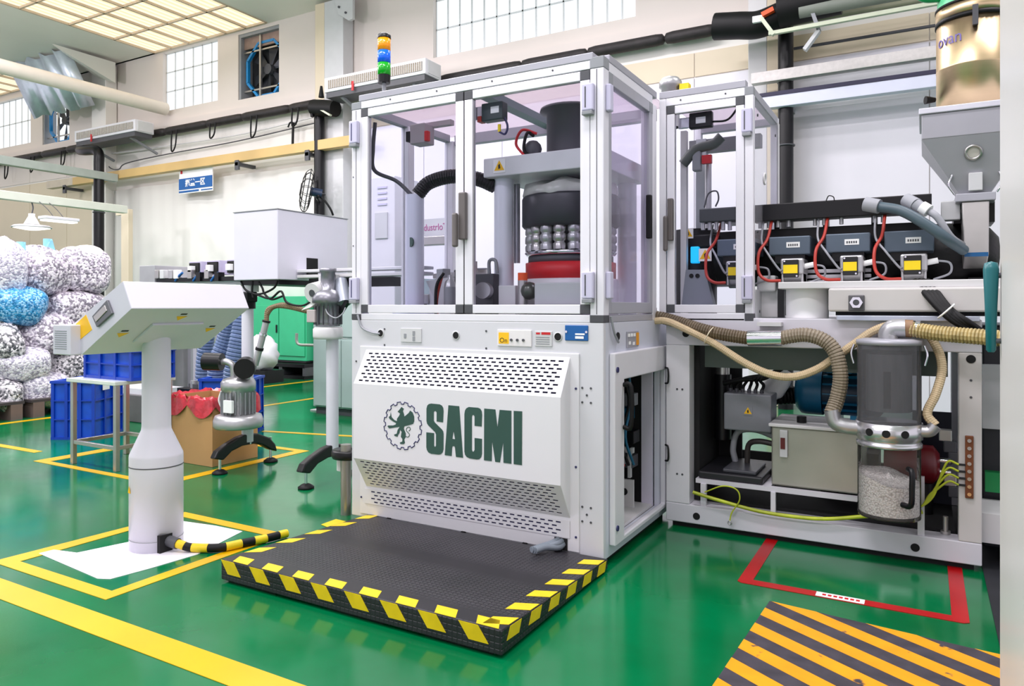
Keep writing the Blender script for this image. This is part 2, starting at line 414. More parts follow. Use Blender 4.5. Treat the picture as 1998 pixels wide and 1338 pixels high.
# loose ceiling sheet and foil hanging beside it
a_, b_, c_, d_ = fl(102, 85, 6.6), oy(225, 122, 9.55), oy(225, 160, 9.55), oy(190, 150, 9.5)
MB().slab([a_, b_, c_, d_], (0, .2, -1), .02).build('ceiling_sheet', M_ceil, None, label='pale sheet hanging loose from the ceiling by the silver film', cat='ceiling sheet')
mb = MB(); N = 14; X0 = -17.9; vsx = []
for i in range(N + 1):
    for j in range(2):
        x = X0 + i * .16; y = 8.6 + .10 * math.sin(i * 1.9) + .04 * math.cos(i * 4.1)
        vsx.append((x, y + j * .55, 6.62 - j * 1.05 + .05 * math.sin(i * 2.3)))
mb.add(vsx, [(2 * i, 2 * i + 1, 2 * i + 3, 2 * i + 2) for i in range(N)], True)
o = mb.build('foil_sheet', mat('silver_film', 'DCE6F2', .32, .5, var=.1), None, label='crumpled silver film hanging under the ceiling', cat='film')
md = o.modifiers.new('thick', 'SOLIDIFY'); md.thickness = .006
# beams crossing the hall towards the wall
def beam_y(name, px0, py0, X, z, Y0, Y1, w_, h_, m, lab, cat, rnd=False):
    if rnd: MB().cyl((X, Y0, z), (X, Y1, z), w_ / 2, n=16).build(name, m, None, label=lab, cat=cat)
    else: box(name, m, None, X - w_ / 2, X + w_ / 2, Y0, Y1, z - h_ / 2, z + h_ / 2, .01, label=lab, cat=cat)
M_duct = mat('duct_paint', 'E6DDD2', .45, var=.03)
beam_y('duct_pipe', 0, 0, -13.85, 5.38, 4.5, 9.7, .26, .26, M_duct, 'round cream duct crossing under the skylight to the wall', 'duct', True)
pa = oy(190, 342, 8.9)
beam_y('hanging_rail', 0, 0, pa.x, pa.z, 5.0, 9.3, .16, .16, mat('rail_grey', 'A9B2AC', .4, var=.05), 'grey square rail running towards the black wall pipe', 'rail')
pa = oy(235, 408, 8.2)
beam_y('lamp_rail', 0, 0, pa.x, pa.z, 3.6, 8.3, .14, .14, mat('rail_pale', 'D2D6CA', .45, var=.03), 'pale rail above the sacks carrying the pendant lamp', 'rail')
# ---- insulated black pipe along the wall, in separate jackets
pr = thing('insulated_pipe', (-22, 9.6, 4.87), 'long black insulated pipe running along the whole back wall', 'pipe')
x = -22.0; k = 0
M_ins = mat('pipe_insulation', '241F20', .6, var=.3, scale=8, bump=.4, bscale=30)
while x < -2.4:
    L = random.uniform(1.0, 1.6); e = min(x + L, -2.35)
    MB().lathe([(.03, .0), (.072, .03), (.082, .12), (.08, (e - x) - .12), (.07, (e - x) - .03), (.03, e - x)], (x, 9.6, 4.87), (1, 0, 0), 14).build('insulation_jacket', M_ins, pr); x = e
for px in (10, 60, 120, 335, 410, 490, 570):
    p = oy(px, 0, 9.5); L = random.uniform(.28, .42)
    MB().tube([(p.x, 9.5, 4.83), (p.x + .02, 9.48, 4.83 - L), (p.x + .14, 9.48, 4.83 - L * .8), (p.x + .16, 9.5, 4.83)], .016, 6, 4).build('pipe_hook', M_black, pr)
# black downpipes
def downpipe(px, z1, Y, lab, r=.1, ztop=None, elbow=None):
    p = oy(px, 0, Y); t = thing('downpipe', (p.x, Y, 0), lab, 'pipe')
    MB().cyl((p.x, Y, 0), (p.x, Y, z1), r, n=16).build('pipe_body', M_blackp, t)
    if elbow: MB().tube([(p.x, Y, z1), (p.x, Y, z1 + .16), (p.x - .1, Y, z1 + .26), (p.x - .5, Y, z1 + .3), (p.x - .85, Y + .1, z1 + .36)], r, 12).build('pipe_elbow', M_blackp, t)
    for z_ in (1.6, 3.2): MB().torus((p.x, Y, z_), (0, 0, 1), r + .008, .012).build('pipe_clamp', M_dgrey, t)
downpipe(193, 4.24, 8.95, 'black downpipe with a top elbow beside the cap sacks', elbow=True)
downpipe(623, 4.8, 9.4, 'black downpipe behind the round wall fan', .09)
downpipe(1533, 6.4, 9.35, 'black downpipe at the column above the extruder', .09)
# ochre cable tray
t = thing('cable_tray', (-17.6, 9.3, 4.0), 'long ochre cable tray bracketed to the back wall', 'cable tray')
box('tray_channel', mat('ochre_tray', 'CFAE72', .5, var=.12, scale=1), t, -16.6, -8.4, 9.32, 9.46, 3.96, 4.13, .006)
box('tray_end', mat('tray_end', 'C5B8A6', .5), t, -17.65, -16.6, 9.32, 9.46, 3.96, 4.13, .006)
for x_ in (-16.9, -11.2, -9.4):
    mb = MB(); mb.box(x_ - .04, x_ + .04, 9.3, 9.72, 3.88, 3.94); mb.box(x_ - .05, x_ + .05, 9.3, 9.34, 3.8, 3.98); mb.build('tray_bracket', M_dgrey, t)
# fan-coil units
def fan_coil(x0, x1, z0, lab):
    t = thing('air_unit', (x0, 9.0, z0), lab, 'air conditioner', 'wall air units')
    box('casing', M_white, t, x0, x1, 9.0, 9.42, z0 + .03, z0 + .27, .012)
    box('grille', mat('grille_mesh', '8E8474', .6, var=.35, scale=60), t, x0 + .09, x1 - .06, 8.99, 9.0, z0 + .08, z0 + .22)
    n_ = 48
    for k in range(n_):
        xx = x0 + .1 + (x1 - x0 - .17) * k / (n_ - 1)
        box('grille_slat', M_offw, t, xx - .004, xx + .004, 8.982, 8.99, z0 + .08, z0 + .22)
    box('base_tray', M_dgrey, t, x0 + .03, x1 - .03, 9.02, 9.40, z0 - .06, z0 + .03)
    box('end_panel', M_grey, t, x1, x1 + .015, 9.06, 9.38, z0 + .05, z0 + .25)
    for xx in (x0 + .3, x1 - .3): MB().bar((xx, 9.1, z0 - .05), (xx, 9.7, z0 - .28), .05, .04).build('support_bracket', M_mid, t)
    box('red_tape', M_red, t, x0 + (x1 - x0) * .3, x0 + (x1 - x0) * .31 + .02, 8.97, 8.985, z0 - .03, z0 + .12)
fan_coil(-15.95, -13.83, 4.75, 'white slatted air unit on the wall under the cream duct')
fan_coil(-8.7, -6.62, 4.77, 'white slatted air unit on the wall behind the signal tower')
# sign
t = thing('wall_sign', (-13.05, 9.44, 3.52), 'blue and white hanging area sign on the back wall', 'sign')
box('sign_board', M_wlab, t, -13.05, -12.05, 9.44, 9.46, 3.5, 4.0)
box('sign_field', M_blue, t, -13.05, -12.05, 9.43, 9.44, 3.58, 3.80)
text_part('sign_text', '瓶盖一区', .15, M_wlab, t, T(-12.55, 9.428, 3.69) @ RX90, .001, 1.0, .004)
box('sign_stripe', M_blue, t, -13.05, -12.45, 9.43, 9.44, 3.52, 3.555)
box('sign_stripe', M_blue, t, -12.38, -12.05, 9.43, 9.44, 3.525, 3.545)
box('sign_logo', M_red, t, -13.0, -12.95, 9.43, 9.44, 3.9, 3.97)
# right wall rails
def wall_rail(x0, x1, z0, z1, Y, m, lab, cap=None):
    t = thing('wall_rail', (x0, Y, z0), lab, 'rail')
    box('rail_bar', m, t, x0, x1, Y, Y + .12, z0, z1, .006)
    if cap: box('rail_cap', cap, t, x0, x1, Y - .01, Y + .13, z1, z1 + .045)
    for xx in (x0 + .3, (x0 + x1) / 2, x1 - .3): box('rail_bracket', M_mid, t, xx - .03, xx + .03, Y + .12, WY - .03, z0 + .02, z1 - .02)
wall_rail(-1.85, 3.0, 3.97, 4.10, 9.2, mat('perforated_rail', 'D8D2D0', .5, var=.08, scale=20), 'pale perforated rail on the wall left of the steel loader')
wall_rail(-1.75, 3.0, 3.65, 3.79, 9.2, mat('blue_white_rail', 'D5D8EA', .4, var=.02), 'bluish white rail with navy top edge on the wall', mat('navy_cap', '1E1A3C', .5))
MB().cyl((-2.2, 9.3, 4.66), (3, 9.3, 4.66), .035, n=12).build('wall_conduit', mat('olive_conduit', '8F8F7A', .45), None, label='thin olive conduit along the wall above the rails', cat='conduit')
MB().cyl((-1.4, 9.5, 4.415), (3, 9.5, 4.415), .018, n=10).build('wall_conduit', M_dgrey, None, label='thin dark conduit under the olive conduit', cat='conduit')
# conveying pipes by the right column
t = thing('pipe_bundle', (-2.0, 9.1, 4.7), 'black valve and pipe bundle at the column top with an orange lever', 'pipe')
MB().tube([oy(1395, 52, 9.0), oy(1440, 50, 9.0), oy(1480, 48, 9.0), oy(1530, 28, 9.0)], .16, 14).build('valve_body', M_black, t)
MB().cyl(oy(1520, 20, 8.9), oy(1640, -8, 8.9), .2, n=16).build('large_pipe', M_black, t)
MB().cyl(oy(1560, 22, 8.8), oy(1760, -15, 8.8), .08, n=14).build('grey_pipe', mat('pipe_grey', '7F857C', .5), t)
MB().bar(oy(1487, 30, 8.8), oy(1510, 18, 8.8), .07, .05).build('lever', M_orange, t)
MB().box(oy(1468, 0, 8.8).x, oy(1490, 0, 8.8).x, 8.8, 8.9, oy(1480, 42, 8.8).z, oy(1480, 30, 8.8).z).build('valve_tag', M_wlab, t)
MB().bar(oy(1575, -5, 8.8), oy(1598, 60, 8.8), .09, .04).build('strut', M_mid, t)
MB().bar(oy(1598, 60, 8.8), oy(1570, 98, 8.8), .09, .04).build('strut', M_grey, t)
MB().bar(oy(1485, 35, 8.7), oy(1510, 68, 8.7), .06, .04).build('strut', mat('pale_green_bar', 'C6CDB5', .5), t)
MB().bar(oy(1500, 66, 8.7), oy(1835, 5, 8.7), .05, .04).build('strut', mat('pale_green_bar', 'C6CDB5', .5), t)
# valve lump on the black pipe by the second column
t = thing('pipe_valve', (-9.5, 9.2, 4.6), 'black valve on the wall pipe beside the air unit', 'valve')
mb = MB().cyl(oy(612, 210, 9.3), oy(655, 212, 9.3), .14, n=14); mb.build('valve_body', M_black, t)
MB().cyl(oy(627, 190, 9.3), oy(627, 168, 9.3), .05, .02, n=10).build('valve_stem', M_black, t)
MB().bar(oy(606, 205, 9.25), oy(610, 228, 9.25), .05, .05).build('valve_handle', M_black, t)
MB().bar(oy(612, 205, 9.2), oy(645, 225, 9.2), .05, .03).build('valve_bracket', mat('pale_green_bar', 'C6CDB5', .5), t)
# thin wall cables, hook and curtain frame
MB().tube([oy(203, 312, 9.6), oy(216, 328, 9.6), oy(232, 330, 9.6), oy(248, 318, 9.6), oy(330, 300, 9.68), oy(460, 276, 9.68), oy(615, 240, 9.68)], .012, 6).build('wall_cable', M_dgrey, None, label='thin dark cable sagging along the wall above the ochre tray', cat='cable')
MB().tube([oy(215, 300, 9.66), oy(330, 284, 9.66), oy(470, 262, 9.66), oy(640, 222, 9.66)], .014, 6).build('wall_cable', M_offw, None, label='thin pale conduit on the wall just below the black pipe', cat='cable')
t = thing('wall_hook', tuple(oy(572, 260, 9.6)), 'black T shaped hook hanging on the wall over the tray', 'hook')
MB().bar(oy(572, 240, 9.6), oy(571, 282, 9.6), .035, .03).build('hook_stem', M_black, t); MB().tube([oy(562, 248, 9.6), oy(567, 239, 9.6), oy(578, 242, 9.6)], .016, 6).build('hook_head', M_black, t)
t = thing('curtain_frame', tuple(oy(243, 800, 8.6)), 'beige frame post at the end of the lamp rail', 'frame')
q0, q1 = oy(236, 0, 8.5), oy(250, 0, 8.5); box('frame_post', M_beige, t, q0.x, q1.x, 8.5, 8.6, 0, oy(243, 408, 8.5).z, .01); box('frame_gusset', M_beige, t, q0.x - .2, q0.x, 8.52, 8.58, oy(243, 418, 8.5).z, oy(243, 408, 8.5).z)
t = thing('column_bracket', tuple(oy(665, 20, 9.4)), 'pale grey bracket plate on the column top edge', 'bracket')
MB().slab([oy(650, -8, 9.45), oy(688, -8, 9.45), oy(688, 36, 9.45), oy(680, 40, 9.45), oy(660, 28, 9.45)], (0, 1, 0), .06).build('bracket_plate', M_grey, t, .006)
for x_, y_ in ((662, 14), (675, 25)): q = oy(x_, y_, 9.45); MB().cyl(q, q + Vector((0, -.02, 0)), .02, n=10).build('bracket_bolt', M_dgrey, t)
# clear plastic curtain between the first two columns
mb = MB(); n_ = 60; vv = []
for i in range(n_ + 1):
    x = -15.6 + (6.1) * i / n_
    for z_ in (.0, 3.8): vv.append((x, 9.66 + .008 * math.sin(i * 1.7) + .02 * math.sin(i * .43), z_))
mb.add(vv, [(2 * i, 2 * i + 2, 2 * i + 3, 2 * i + 1) for i in range(n_)], True)
o = mb.build('film_curtain', clear_mat('milky_film', 'F4F8F4', .12, .2, .8, 'F6F7F2'), None, label='milky plastic film curtain hung along the wall under the tray', cat='curtain')
md = o.modifiers.new('thick', 'SOLIDIFY'); md.thickness = .003
# ================================================================ floor markings
M_line = mat('floor_yellow', 'D9A800', .35, var=.05, scale=3)
M_rline = mat('floor_red', 'A8080E', .35, var=.08, scale=4)
def strip_loop(name, outer, inner, m, lab, z=.002):
    mb = MB()
    mb.slab([Vector((x, y, 0.0005)) for x, y in outer], (0, 0, 1), z, [[Vector((x, y, 0.0005)) for x, y in inner]])
    return mb.build(name, m, None, label=lab, cat='floor marking')
def strip(name, a, b, wd, m, lab, z=.002):
    a, b = Vector((*a, .0005)), Vector((*b, .0005)); d = (b - a).normalized(); n_ = Vector((-d.y, d.x, 0)) * wd / 2
    return MB().slab([a - n_, b - n_, b + n_, a + n_], (0, 0, 1), z).build(name, m, None, label=lab, cat='floor marking')
strip_loop('floor_line', [(-3.965, 1.84), (-3.03, 1.84), (-3.03, 2.86), (-3.9, 2.86)], [(-3.85, 1.91), (-3.1, 1.91), (-3.1, 2.79), (-3.85, 2.79)], M_line, 'yellow rectangle painted around the control console')
strip('floor_line', (-6.5, 1.685), (-.6, 1.685), .125, M_line, 'broad yellow aisle line across the foreground floor')
strip_loop('floor_line', [(-6.25, 3.2), (-4.62, 3.2), (-4.62, 4.6), (-6.25, 4.6)], [(-6.12, 3.26), (-4.72, 3.26), (-4.72, 4.53), (-6.12, 4.53)], M_line, 'yellow rectangle around the steel table and carton')
strip('floor_line', (-8.6, 3.4), (-6.6, 3.42), .07, M_line, 'short yellow line beside the tall blue crate')
strip('floor_line', (-8.52, 2.8), (-8.52, 7.4), .09, M_line, 'yellow line in front of the sack pallets')
strip('floor_line', (-7.2, 4.9), (-7.2, 9.0), .07, M_line, 'yellow line beyond the vacuum pump')
strip('floor_line', (-5.75, 5.1), (-3.6, 5.6), .06, M_line, 'thin yellow line crossing before the grey cabinet')
strip('floor_line', (-8.9, 6.3), (-8.9, 9.2), .08, M_line, 'far yellow line before the green locker')
strip_loop('floor_line', [(-.74, 3.385), (-.72, 3.37), (.135, 3.37), (.155, 3.385), (.155, 4.15), (-.74, 4.15)], [(-.68, 3.43), (.095, 3.43), (.095, 4.1), (-.68, 4.1)], M_rline, 'red rectangle painted before the extruder base')
box('floor_label', M_wlab, None, -.41, -.22, 3.375, 3.425, .003, .004, label='white label stuck on the red floor rectangle', cat='label')
fl_lab = bpy.data.objects['floor_label']
for i in range(7): box('print_mark', M_red, fl_lab, -.385 + i * .022, -.37 + i * .022, 3.39, 3.41, .004, .0045)
# hazard striped plate
hp = thing('hazard_plate', (-.6, 2.2, 0), 'dark floor plate with worn yellow diagonal stripes', 'floor plate')
poly = [(-.62, 2.1), (.5, 2.1), (.5, 3.11), (.2, 3.13), (-.57, 3.215)]
MB().slab([Vector((x, y, .0006)) for x, y in poly], (0, 0, 1), .003).build('plate_sheet', mat('dark_plate', '3E3A42', .5, var=.25, scale=14), hp)
def clip(poly_, f):
    out = []
    for i in range(len(poly_)):
        p, q = poly_[i], poly_[(i + 1) % len(poly_)]; a, b = f(p), f(q)
        if a >= 0: out.append(p)
        if a * b < 0:
            t = a / (a - b); out.append((p[0] + (q[0] - p[0]) * t, p[1] + (q[1] - p[1]) * t))
    return out
M_haz = mat('hazard_yellow', 'E59A12', .45, var=.08, scale=9)
_n = M_haz.node_tree.nodes; _b = _n['Principled BSDF']; _src = _b.inputs['Base Color'].links[0].from_socket
_w = _n.new('ShaderNodeTexNoise'); _w.inputs['Scale'].default_value = 7; _w.inputs['Detail'].default_value = 8
_r = _n.new('ShaderNodeValToRGB'); _r.color_ramp.elements[0].position = .66; _r.color_ramp.elements[1].position = .69
_m = _n.new('ShaderNodeMix'); _m.data_type = 'RGBA'; _m.inputs[7].default_value = (*hexc('3E3A42'), 1)
_tc = _n.new('ShaderNodeTexCoord'); M_haz.node_tree.links.new(_tc.outputs['Object'], _w.inputs[0]); M_haz.node_tree.links.new(_w.outputs['Fac'], _r.inputs[0])
M_haz.node_tree.links.new(_r.outputs[0], _m.inputs[0]); M_haz.node_tree.links.new(_src, _m.inputs[6]); M_haz.node_tree.links.new(_m.outputs[2], _b.inputs['Base Color'])
pts = [fl(1500, 1175), fl(1700, 1230), fl(1860, 1338), fl(1640, 1338), fl(1440, 1265)]
# stripes run along the direction measured on the floor
s0, s1 = fl(1525, 1220), fl(1780, 1338); dd = Vector((s1.x - s0.x, s1.y - s0.y)).normalized(); nn = Vector((-dd.y, dd.x))
off0 = nn.dot(Vector((s0.x, s0.y)))
for k in range(-9, 10):
    lo = off0 + k * .148; hi = lo + .072
    q = clip(clip(poly, lambda p: nn.dot(Vector(p)) - lo), lambda p: hi - nn.dot(Vector(p)))
    if len(q) >= 3: MB().slab([Vector((x, y, .0036)) for x, y in q], (0, 0, 1), .0008).build('stripe', M_haz, hp)
# dark mat beyond the red rectangle, at the right
MB().slab([Vector((x, y, .0006)) for x, y in ((.24, 2.9), (1.4, 2.9), (1.4, 5.0), (.24, 5.0))], (0, 0, 1), .004).build('dark_floor_sheet', mat('dark_sheet', '1C1E24', .6, var=.2), None, label='dark sheet lying on the floor past the extruder end', cat='floor sheet')
# ================================================================ cap moulding machine
X0, X1, Y0, Y1, ZT = -2.905, -1.33, 3.23, 4.24, 1.17
mc = thing('cap_moulding_machine', (-2.1, 3.7, 0), 'white cap moulding machine with glazed upper enclosure and slotted front cover', 'machine')
M_base = mat('machine_base_paint', 'D2D2D8', .4, var=.02, scale=2)
M_cover = mat('machine_cover_paint', 'E0DFE4', .38, var=.012, scale=2)
M_side = mat('machine_side_paint', 'C9CCD8', .4, var=.03, scale=2)
# base shell
box('front_panel', M_base, mc, X0, X1, Y0, Y0 + .03, .035, ZT, .004)
box('left_panel', M_base, mc, X0, X0 + .03, Y0 + .03, Y1, .035, ZT)
box('rear_panel', M_base, mc, X0 + .03, X1 - .03, Y1 - .03, Y1, .035, ZT)
box('work_top', M_offw, mc, X0 + .03, X1 - .031, Y0 + .03, Y1 - .03, ZT - .03, ZT)
box('plinth', M_dark, mc, X0 + .04, X1 - .03, Y0 + .04, Y1 - .02, .0, .06)
mb = MB(); mb.box(X1 - .03, X1, Y0 + .03, 3.40, .035, ZT); mb.box(X1 - .03, X1, 3.40, 4.06, .89, ZT); mb.box(X1 - .03, X1, 3.40, 4.06, .035, .1); mb.box(X1 - .03, X1, 4.06, Y1, .035, ZT)
mb.build('side_frame', M_side, mc, .003)
# inside of the open side: pale inner panel and the dark wiring bay
M_lil = mat('inner_lilac', 'D3CEDF', .45, var=.03)
box('inner_side', M_lil, mc, -1.425, X1 - .031, 4.03, 4.05, .1, .89)
box('inner_floor', M_offw, mc, X1 - .6, X1 - .031, 3.30, 4.03, .1, .115)
box('bay_wall', M_dark, mc, -1.95, -1.425, 4.04, 4.06, .115, .89)
for k in range(8):
    x_ = -1.435 - .018 * k; y_ = 3.86 - .03 * (k % 3)
    MB().tube([(x_, y_, .86), (x_ + .02 * math.sin(k * 2), y_ + .02, .70), (x_ - .02, y_ - .01, .52), (x_ + .015, y_ + .03, .36)], .008, 6, 5).build('bay_cable', (M_petrol, M_black, M_rwire, M_gwire)[k % 4], mc)
for z_, m_, xx in ((.78, M_blackp, -1.56), (.68, M_mid, -1.50), (.60, M_petrol, -1.52), (.47, M_blackp, -1.49), (.33, M_dgrey, -1.50)):
    box('bay_module', m_, mc, xx, xx + .06, 3.92, 4.02, z_, z_ + .07, .004)
box('bay_rail', M_grey, mc, -1.70, -1.43, 3.90, 3.93, .42, .45); box('bay_rail', M_grey, mc, -1.46, -1.445, 3.90, 3.93, .28, .45)
box('bay_apron', M_offw, mc, -1.75, -1.426, 3.90, 3.915, .115, .27)
MB().cyl((-1.48, 3.90, .20), (-1.48, 3.895, .20), .02, n=16).build('bay_port', M_dark, mc)
# side door leaf with its big window
dr = MB().slab([(X1, 3.30, .09), (X1, 4.15, .09), (X1, 4.15, 1.022), (X1, 3.30, 1.022)], (1, 0, 0), .03, [[(X1, 3.43, .112), (X1, 4.085, .112), (X1, 4.085, .885), (X1, 3.43, .885)]]).build('side_door', M_white, mc, .006)
for z_ in (.42, .86): box('hinge', M_blackp, dr, X1 + .02, X1 + .05, 4.13, 4.165, z_ - .08, z_ + .05, .004); box('hinge_pin', M_white, dr, X1 + .05, X1 + .058, 4.14, 4.158, z_ - .06, z_ + .01)
MB().tube([(X1 + .03, 3.415, .86), (X1 + .07, 3.415, .85), (X1 + .07, 3.415, .66), (X1 + .03, 3.415, .65)], .012, 8, 4).build('door_handle', M_black, dr)
for z_ in (.94, .17): MB().cyl((X1 + .028, 3.33, z_), (X1 + .036, 3.33, z_), .014, n=12).build('latch', M_navy, dr)
# strip above the door, keypad plate and hose end
kp = box('keypad_plate', mat('keypad_grey', '9A9AA2', .45), mc, X1, X1 + .008, 3.53, 3.70, 1.035, 1.12, .004)
for i, (a, b) in enumerate(((3.55, 1.10), (3.59, 1.10), (3.63, 1.10), (3.56, 1.06), (3.62, 1.055))): box('key', M_wlab, kp, X1 + .008, X1 + .011, a - .012, a + .012, b - .008, b + .008)
box('key_strip', mat('amber_strip', 'E59A1E', .5), kp, X1 + .008, X1 + .011, 3.66, 3.695, 1.045, 1.11)
MB().tube([(X1 + .01, 3.30, 1.20), (X1 + .015, 3.33, 1.12), (X1 + .01, 3.40, 1.07)], .006, 6).build('sensor_cable', M_gwire, mc)
MB().cyl((X1, 3.41, 1.10), (X1 + .006, 3.41, 1.10), .02, n=14).build('cable_port', M_dark, mc)
# screws and ports of the front
for x_, z_ in ((-2.688, 1.096), (-2.174, 1.094), (-1.57, 1.099)):
    MB().lathe([(.019, 0), (.024, .001), (.024, .004), (.019, .004)], (x_, Y0, z_), (0, -1, 0), 16).build('port_rim', M_grey, mc)
    MB().cyl((x_, Y0 + .001, z_), (x_, Y0 - .002, z_), .019, n=16).build('port_hole', M_dark, mc)
for x_, z_ in ((-2.66, 1.12), (-2.66, 1.03), (-1.985, 1.12), (-1.985, 1.03), (-2.87, .93)) + tuple((-1.42 + dx, z + dz) for z in (.82, .245) for dx, dz in ((-.02, .035), (.025, .035), (0.004, .0), (-.02, -.035), (.025, -.035))):
    MB().cyl((x_, Y0, z_), (x_, Y0 - .003, z_), .0055, n=8).build('screw', M_dgrey, mc)
# rating plates
box('socket_plate', M_grey, mc, -2.542, -2.4, Y0 - .006, Y0, 1.05, 1.127, .002)
for a, b in ((-2.51, 1.085), (-2.45, 1.10), (-2.45, 1.07)): box('socket_mark', M_mid, mc, a - .008, a + .008, Y0 - .008, Y0 - .006, b - .012, b + .012)
pl = box('switch_plate', mat('plate_pale', 'E2DFE0', .45), mc, -1.915, -1.715, Y0 - .008, Y0, 1.045, 1.13, .004)
box('yellow_label', M_ylab, pl, -1.905, -1.845, Y0 - .0095, Y0 - .008, 1.058, 1.115)
for i in range(3): MB().cyl((-1.83 + .035 * i, Y0 - .008, 1.078), (-1.83 + .035 * i, Y0 - .014, 1.078), .007, n=10).build('jack', M_dgrey, pl)
text_part('label_text', 'On', .035, M_ink, pl, T(-1.876, Y0 - .0096, 1.074) @ RX90, .0004)
pl = box('rating_plate', M_grey, mc, -1.698, -1.601, Y0 - .005, Y0, 1.05, 1.125, .002)
box('red_print', M_red, pl, -1.66, -1.61, Y0 - .006, Y0 - .005, 1.108, 1.12); box('red_print', M_red, pl, -1.69, -1.668, Y0 - .006, Y0 - .005, 1.109, 1.118)
for i in range(4): box('print_line', M_mid, pl, -1.69, -1.615, Y0 - .006, Y0 - .005, 1.06 + i * .011, 1.064 + i * .011)
pl = box('blue_plate', M_blue, mc, -1.531, -1.408, Y0 - .006, Y0, 1.082, 1.157, .003)
box('white_print', M_wlab, pl, -1.475, -1.43, Y0 - .0075, Y0 - .006, 1.092, 1.104); box('white_print', M_wlab, pl, -1.475, -1.425, Y0 - .0075, Y0 - .006, 1.11, 1.118)
for x_ in (-1.523, -1.416): MB().cyl((x_, Y0 - .006, 1.125), (x_, Y0 - .009, 1.125), .006, n=10).build('rivet', M_chrome, pl)
# ---- slotted front cover: flange plate, sloped slotted faces, logo face
PY = 3.115; FX0, FX1 = -2.836, -1.454; BX0, BX1 = -2.787, -1.502
fc = box('front_cover', M_cover, mc, FX0, FX1, Y0 - .008, Y0, .056, 1.02, .003)
FY = Y0 - .008
def slotted(name, A, U, V, nrows, ncols, sl, sh, m, mu=(.02, .012), stag=True, parent=None):
    """sheet spanned by A + u*U + v*V (unit vectors scaled by length) with rows of slot holes"""
    A, U, V = Vector(A), Vector(U), Vector(V); lu, lv = U.length, V.length; u, v_ = U / lu, V / lv
    mb = MB(); pitch = (lu - 2 * mu[0]) / ncols; rp = (lv - 2 * mu[1]) / nrows
    def q(a0, a1, b0, b1): mb.add([A + u * a0 + v_ * b0, A + u * a1 + v_ * b0, A + u * a1 + v_ * b1, A + u * a0 + v_ * b1], [(0, 1, 2, 3)])
    yprev = 0.0
    for r in range(nrows):
        c0 = mu[1] + (r + .5) * rp - sh / 2; q(0, lu, yprev, c0); xprev = 0.0
        so = (.5 * pitch if (stag and r % 2) else 0)
        for k in range(ncols - (1 if so else 0)):
            s0_ = mu[0] + so + k * pitch + (pitch - sl) / 2; q(xprev, s0_, c0, c0 + sh); xprev = s0_ + sl
        q(xprev, lu, c0, c0 + sh); yprev = c0 + sh
    q(0, lu, yprev, lv)
    me = mb.mesh(name); me.materials.append(m); o = bpy.data.objects.new(name, me); link(o, parent)
    md = o.modifiers.new('thick', 'SOLIDIFY'); md.thickness = .0025; md.offset = 0
    return o
LW = BX1 - BX0
slotted('upper_slotted_sheet', (BX0, FY, 1.0), (LW, 0, 0), (0, PY - FY, .815 - 1.0), 9, 28, .028, .0095, M_cover, parent=fc)
slotted('lower_slotted_sheet', (BX0, PY, .40), (LW, 0, 0), (0, FY - PY, .22 - .40), 9, 28, .028, .0095, M_cover, (.03, .012), parent=fc)
box('logo_face', M_cover, fc, BX0, BX1, PY - .001, PY + .002, .398, .817)
for nm, xx in (('cheek', BX0), ('cheek', BX1)):
    MB().slab([(xx - .001, FY, 1.0), (xx - .001, PY, .815), (xx - .001, PY, .40), (xx - .001, FY, .22)], (1, 0, 0), .002).build(nm, M_cover, fc)
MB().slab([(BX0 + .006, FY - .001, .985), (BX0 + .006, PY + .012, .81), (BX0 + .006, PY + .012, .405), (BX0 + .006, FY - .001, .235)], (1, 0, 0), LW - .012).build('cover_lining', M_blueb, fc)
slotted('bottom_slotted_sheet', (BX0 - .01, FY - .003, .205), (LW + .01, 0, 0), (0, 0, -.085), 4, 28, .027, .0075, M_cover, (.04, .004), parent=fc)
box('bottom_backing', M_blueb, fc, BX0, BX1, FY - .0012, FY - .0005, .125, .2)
for x_, z_ in ((-1.47, .85), (-1.47, .47), (-1.47, .13), (-2.825, .15)): MB().cyl((x_, FY, z_), (x_, FY - .003, z_), .006, n=8).build('screw', M_navy, fc)
# cable cut-out at the cover's foot
box('cable_cutout', M_dark, fc, -1.585, -1.515, FY - .004, FY, .056, .115)
for k, (a, b, r_) in enumerate(((-1.565, .10, .018), (-1.54, .085, .017), (-1.545, .10, .015))):
    MB().tube([(a, FY + .0, b), (a - .01, FY - .04, b - .005), (a - .04 - .01 * k, FY - .09, .088), (a - .06 - .015 * k, FY - .15, .086)], r_, 8).build('loom', mat('grey_loom', '77808A', .45), fc)
for x_ in (-2.62, -2.12, -1.75): box('cover_foot', M_black, fc, x_ - .012, x_ + .012, FY - .01, FY, .04, .06)
# ---- logo: letters and emblem traced on the logo face
def LG(pts, t=.0012):
    return [oy(740 + x / 6.66, 770 + y / 6.66, PY - .001) for x, y in pts]
def letter(name, outer, holes=()):
    MB().slab(LG(outer), (0, -1, 0), .0015, [LG(h) for h in holes]).build(name, M_green, fc)
letter('letter_s', [(615, 180), (625, 140), (645, 120), (675, 113), (785, 124), (815, 140), (832, 170), (837, 215), (830, 358), (747, 346), (747, 228), (737, 212), (720, 211), (710, 225), (710, 335), (722, 358), (815, 450), (832, 475), (837, 510), (836, 705), (825, 748), (800, 772), (775, 777), (675, 766), (640, 748), (620, 715), (613, 680), (613, 487), (714, 497), (714, 660), (725, 679), (738, 662), (739, 515), (728, 486), (640, 398), (622, 372), (615, 340)])
letter('letter_a', [(900, 135), (1040, 148), (1090, 818), (998, 806), (986, 690), (980, 668), (955, 666), (948, 690), (942, 795), (852, 783)], [[(967, 468), (986, 576), (952, 572)]])
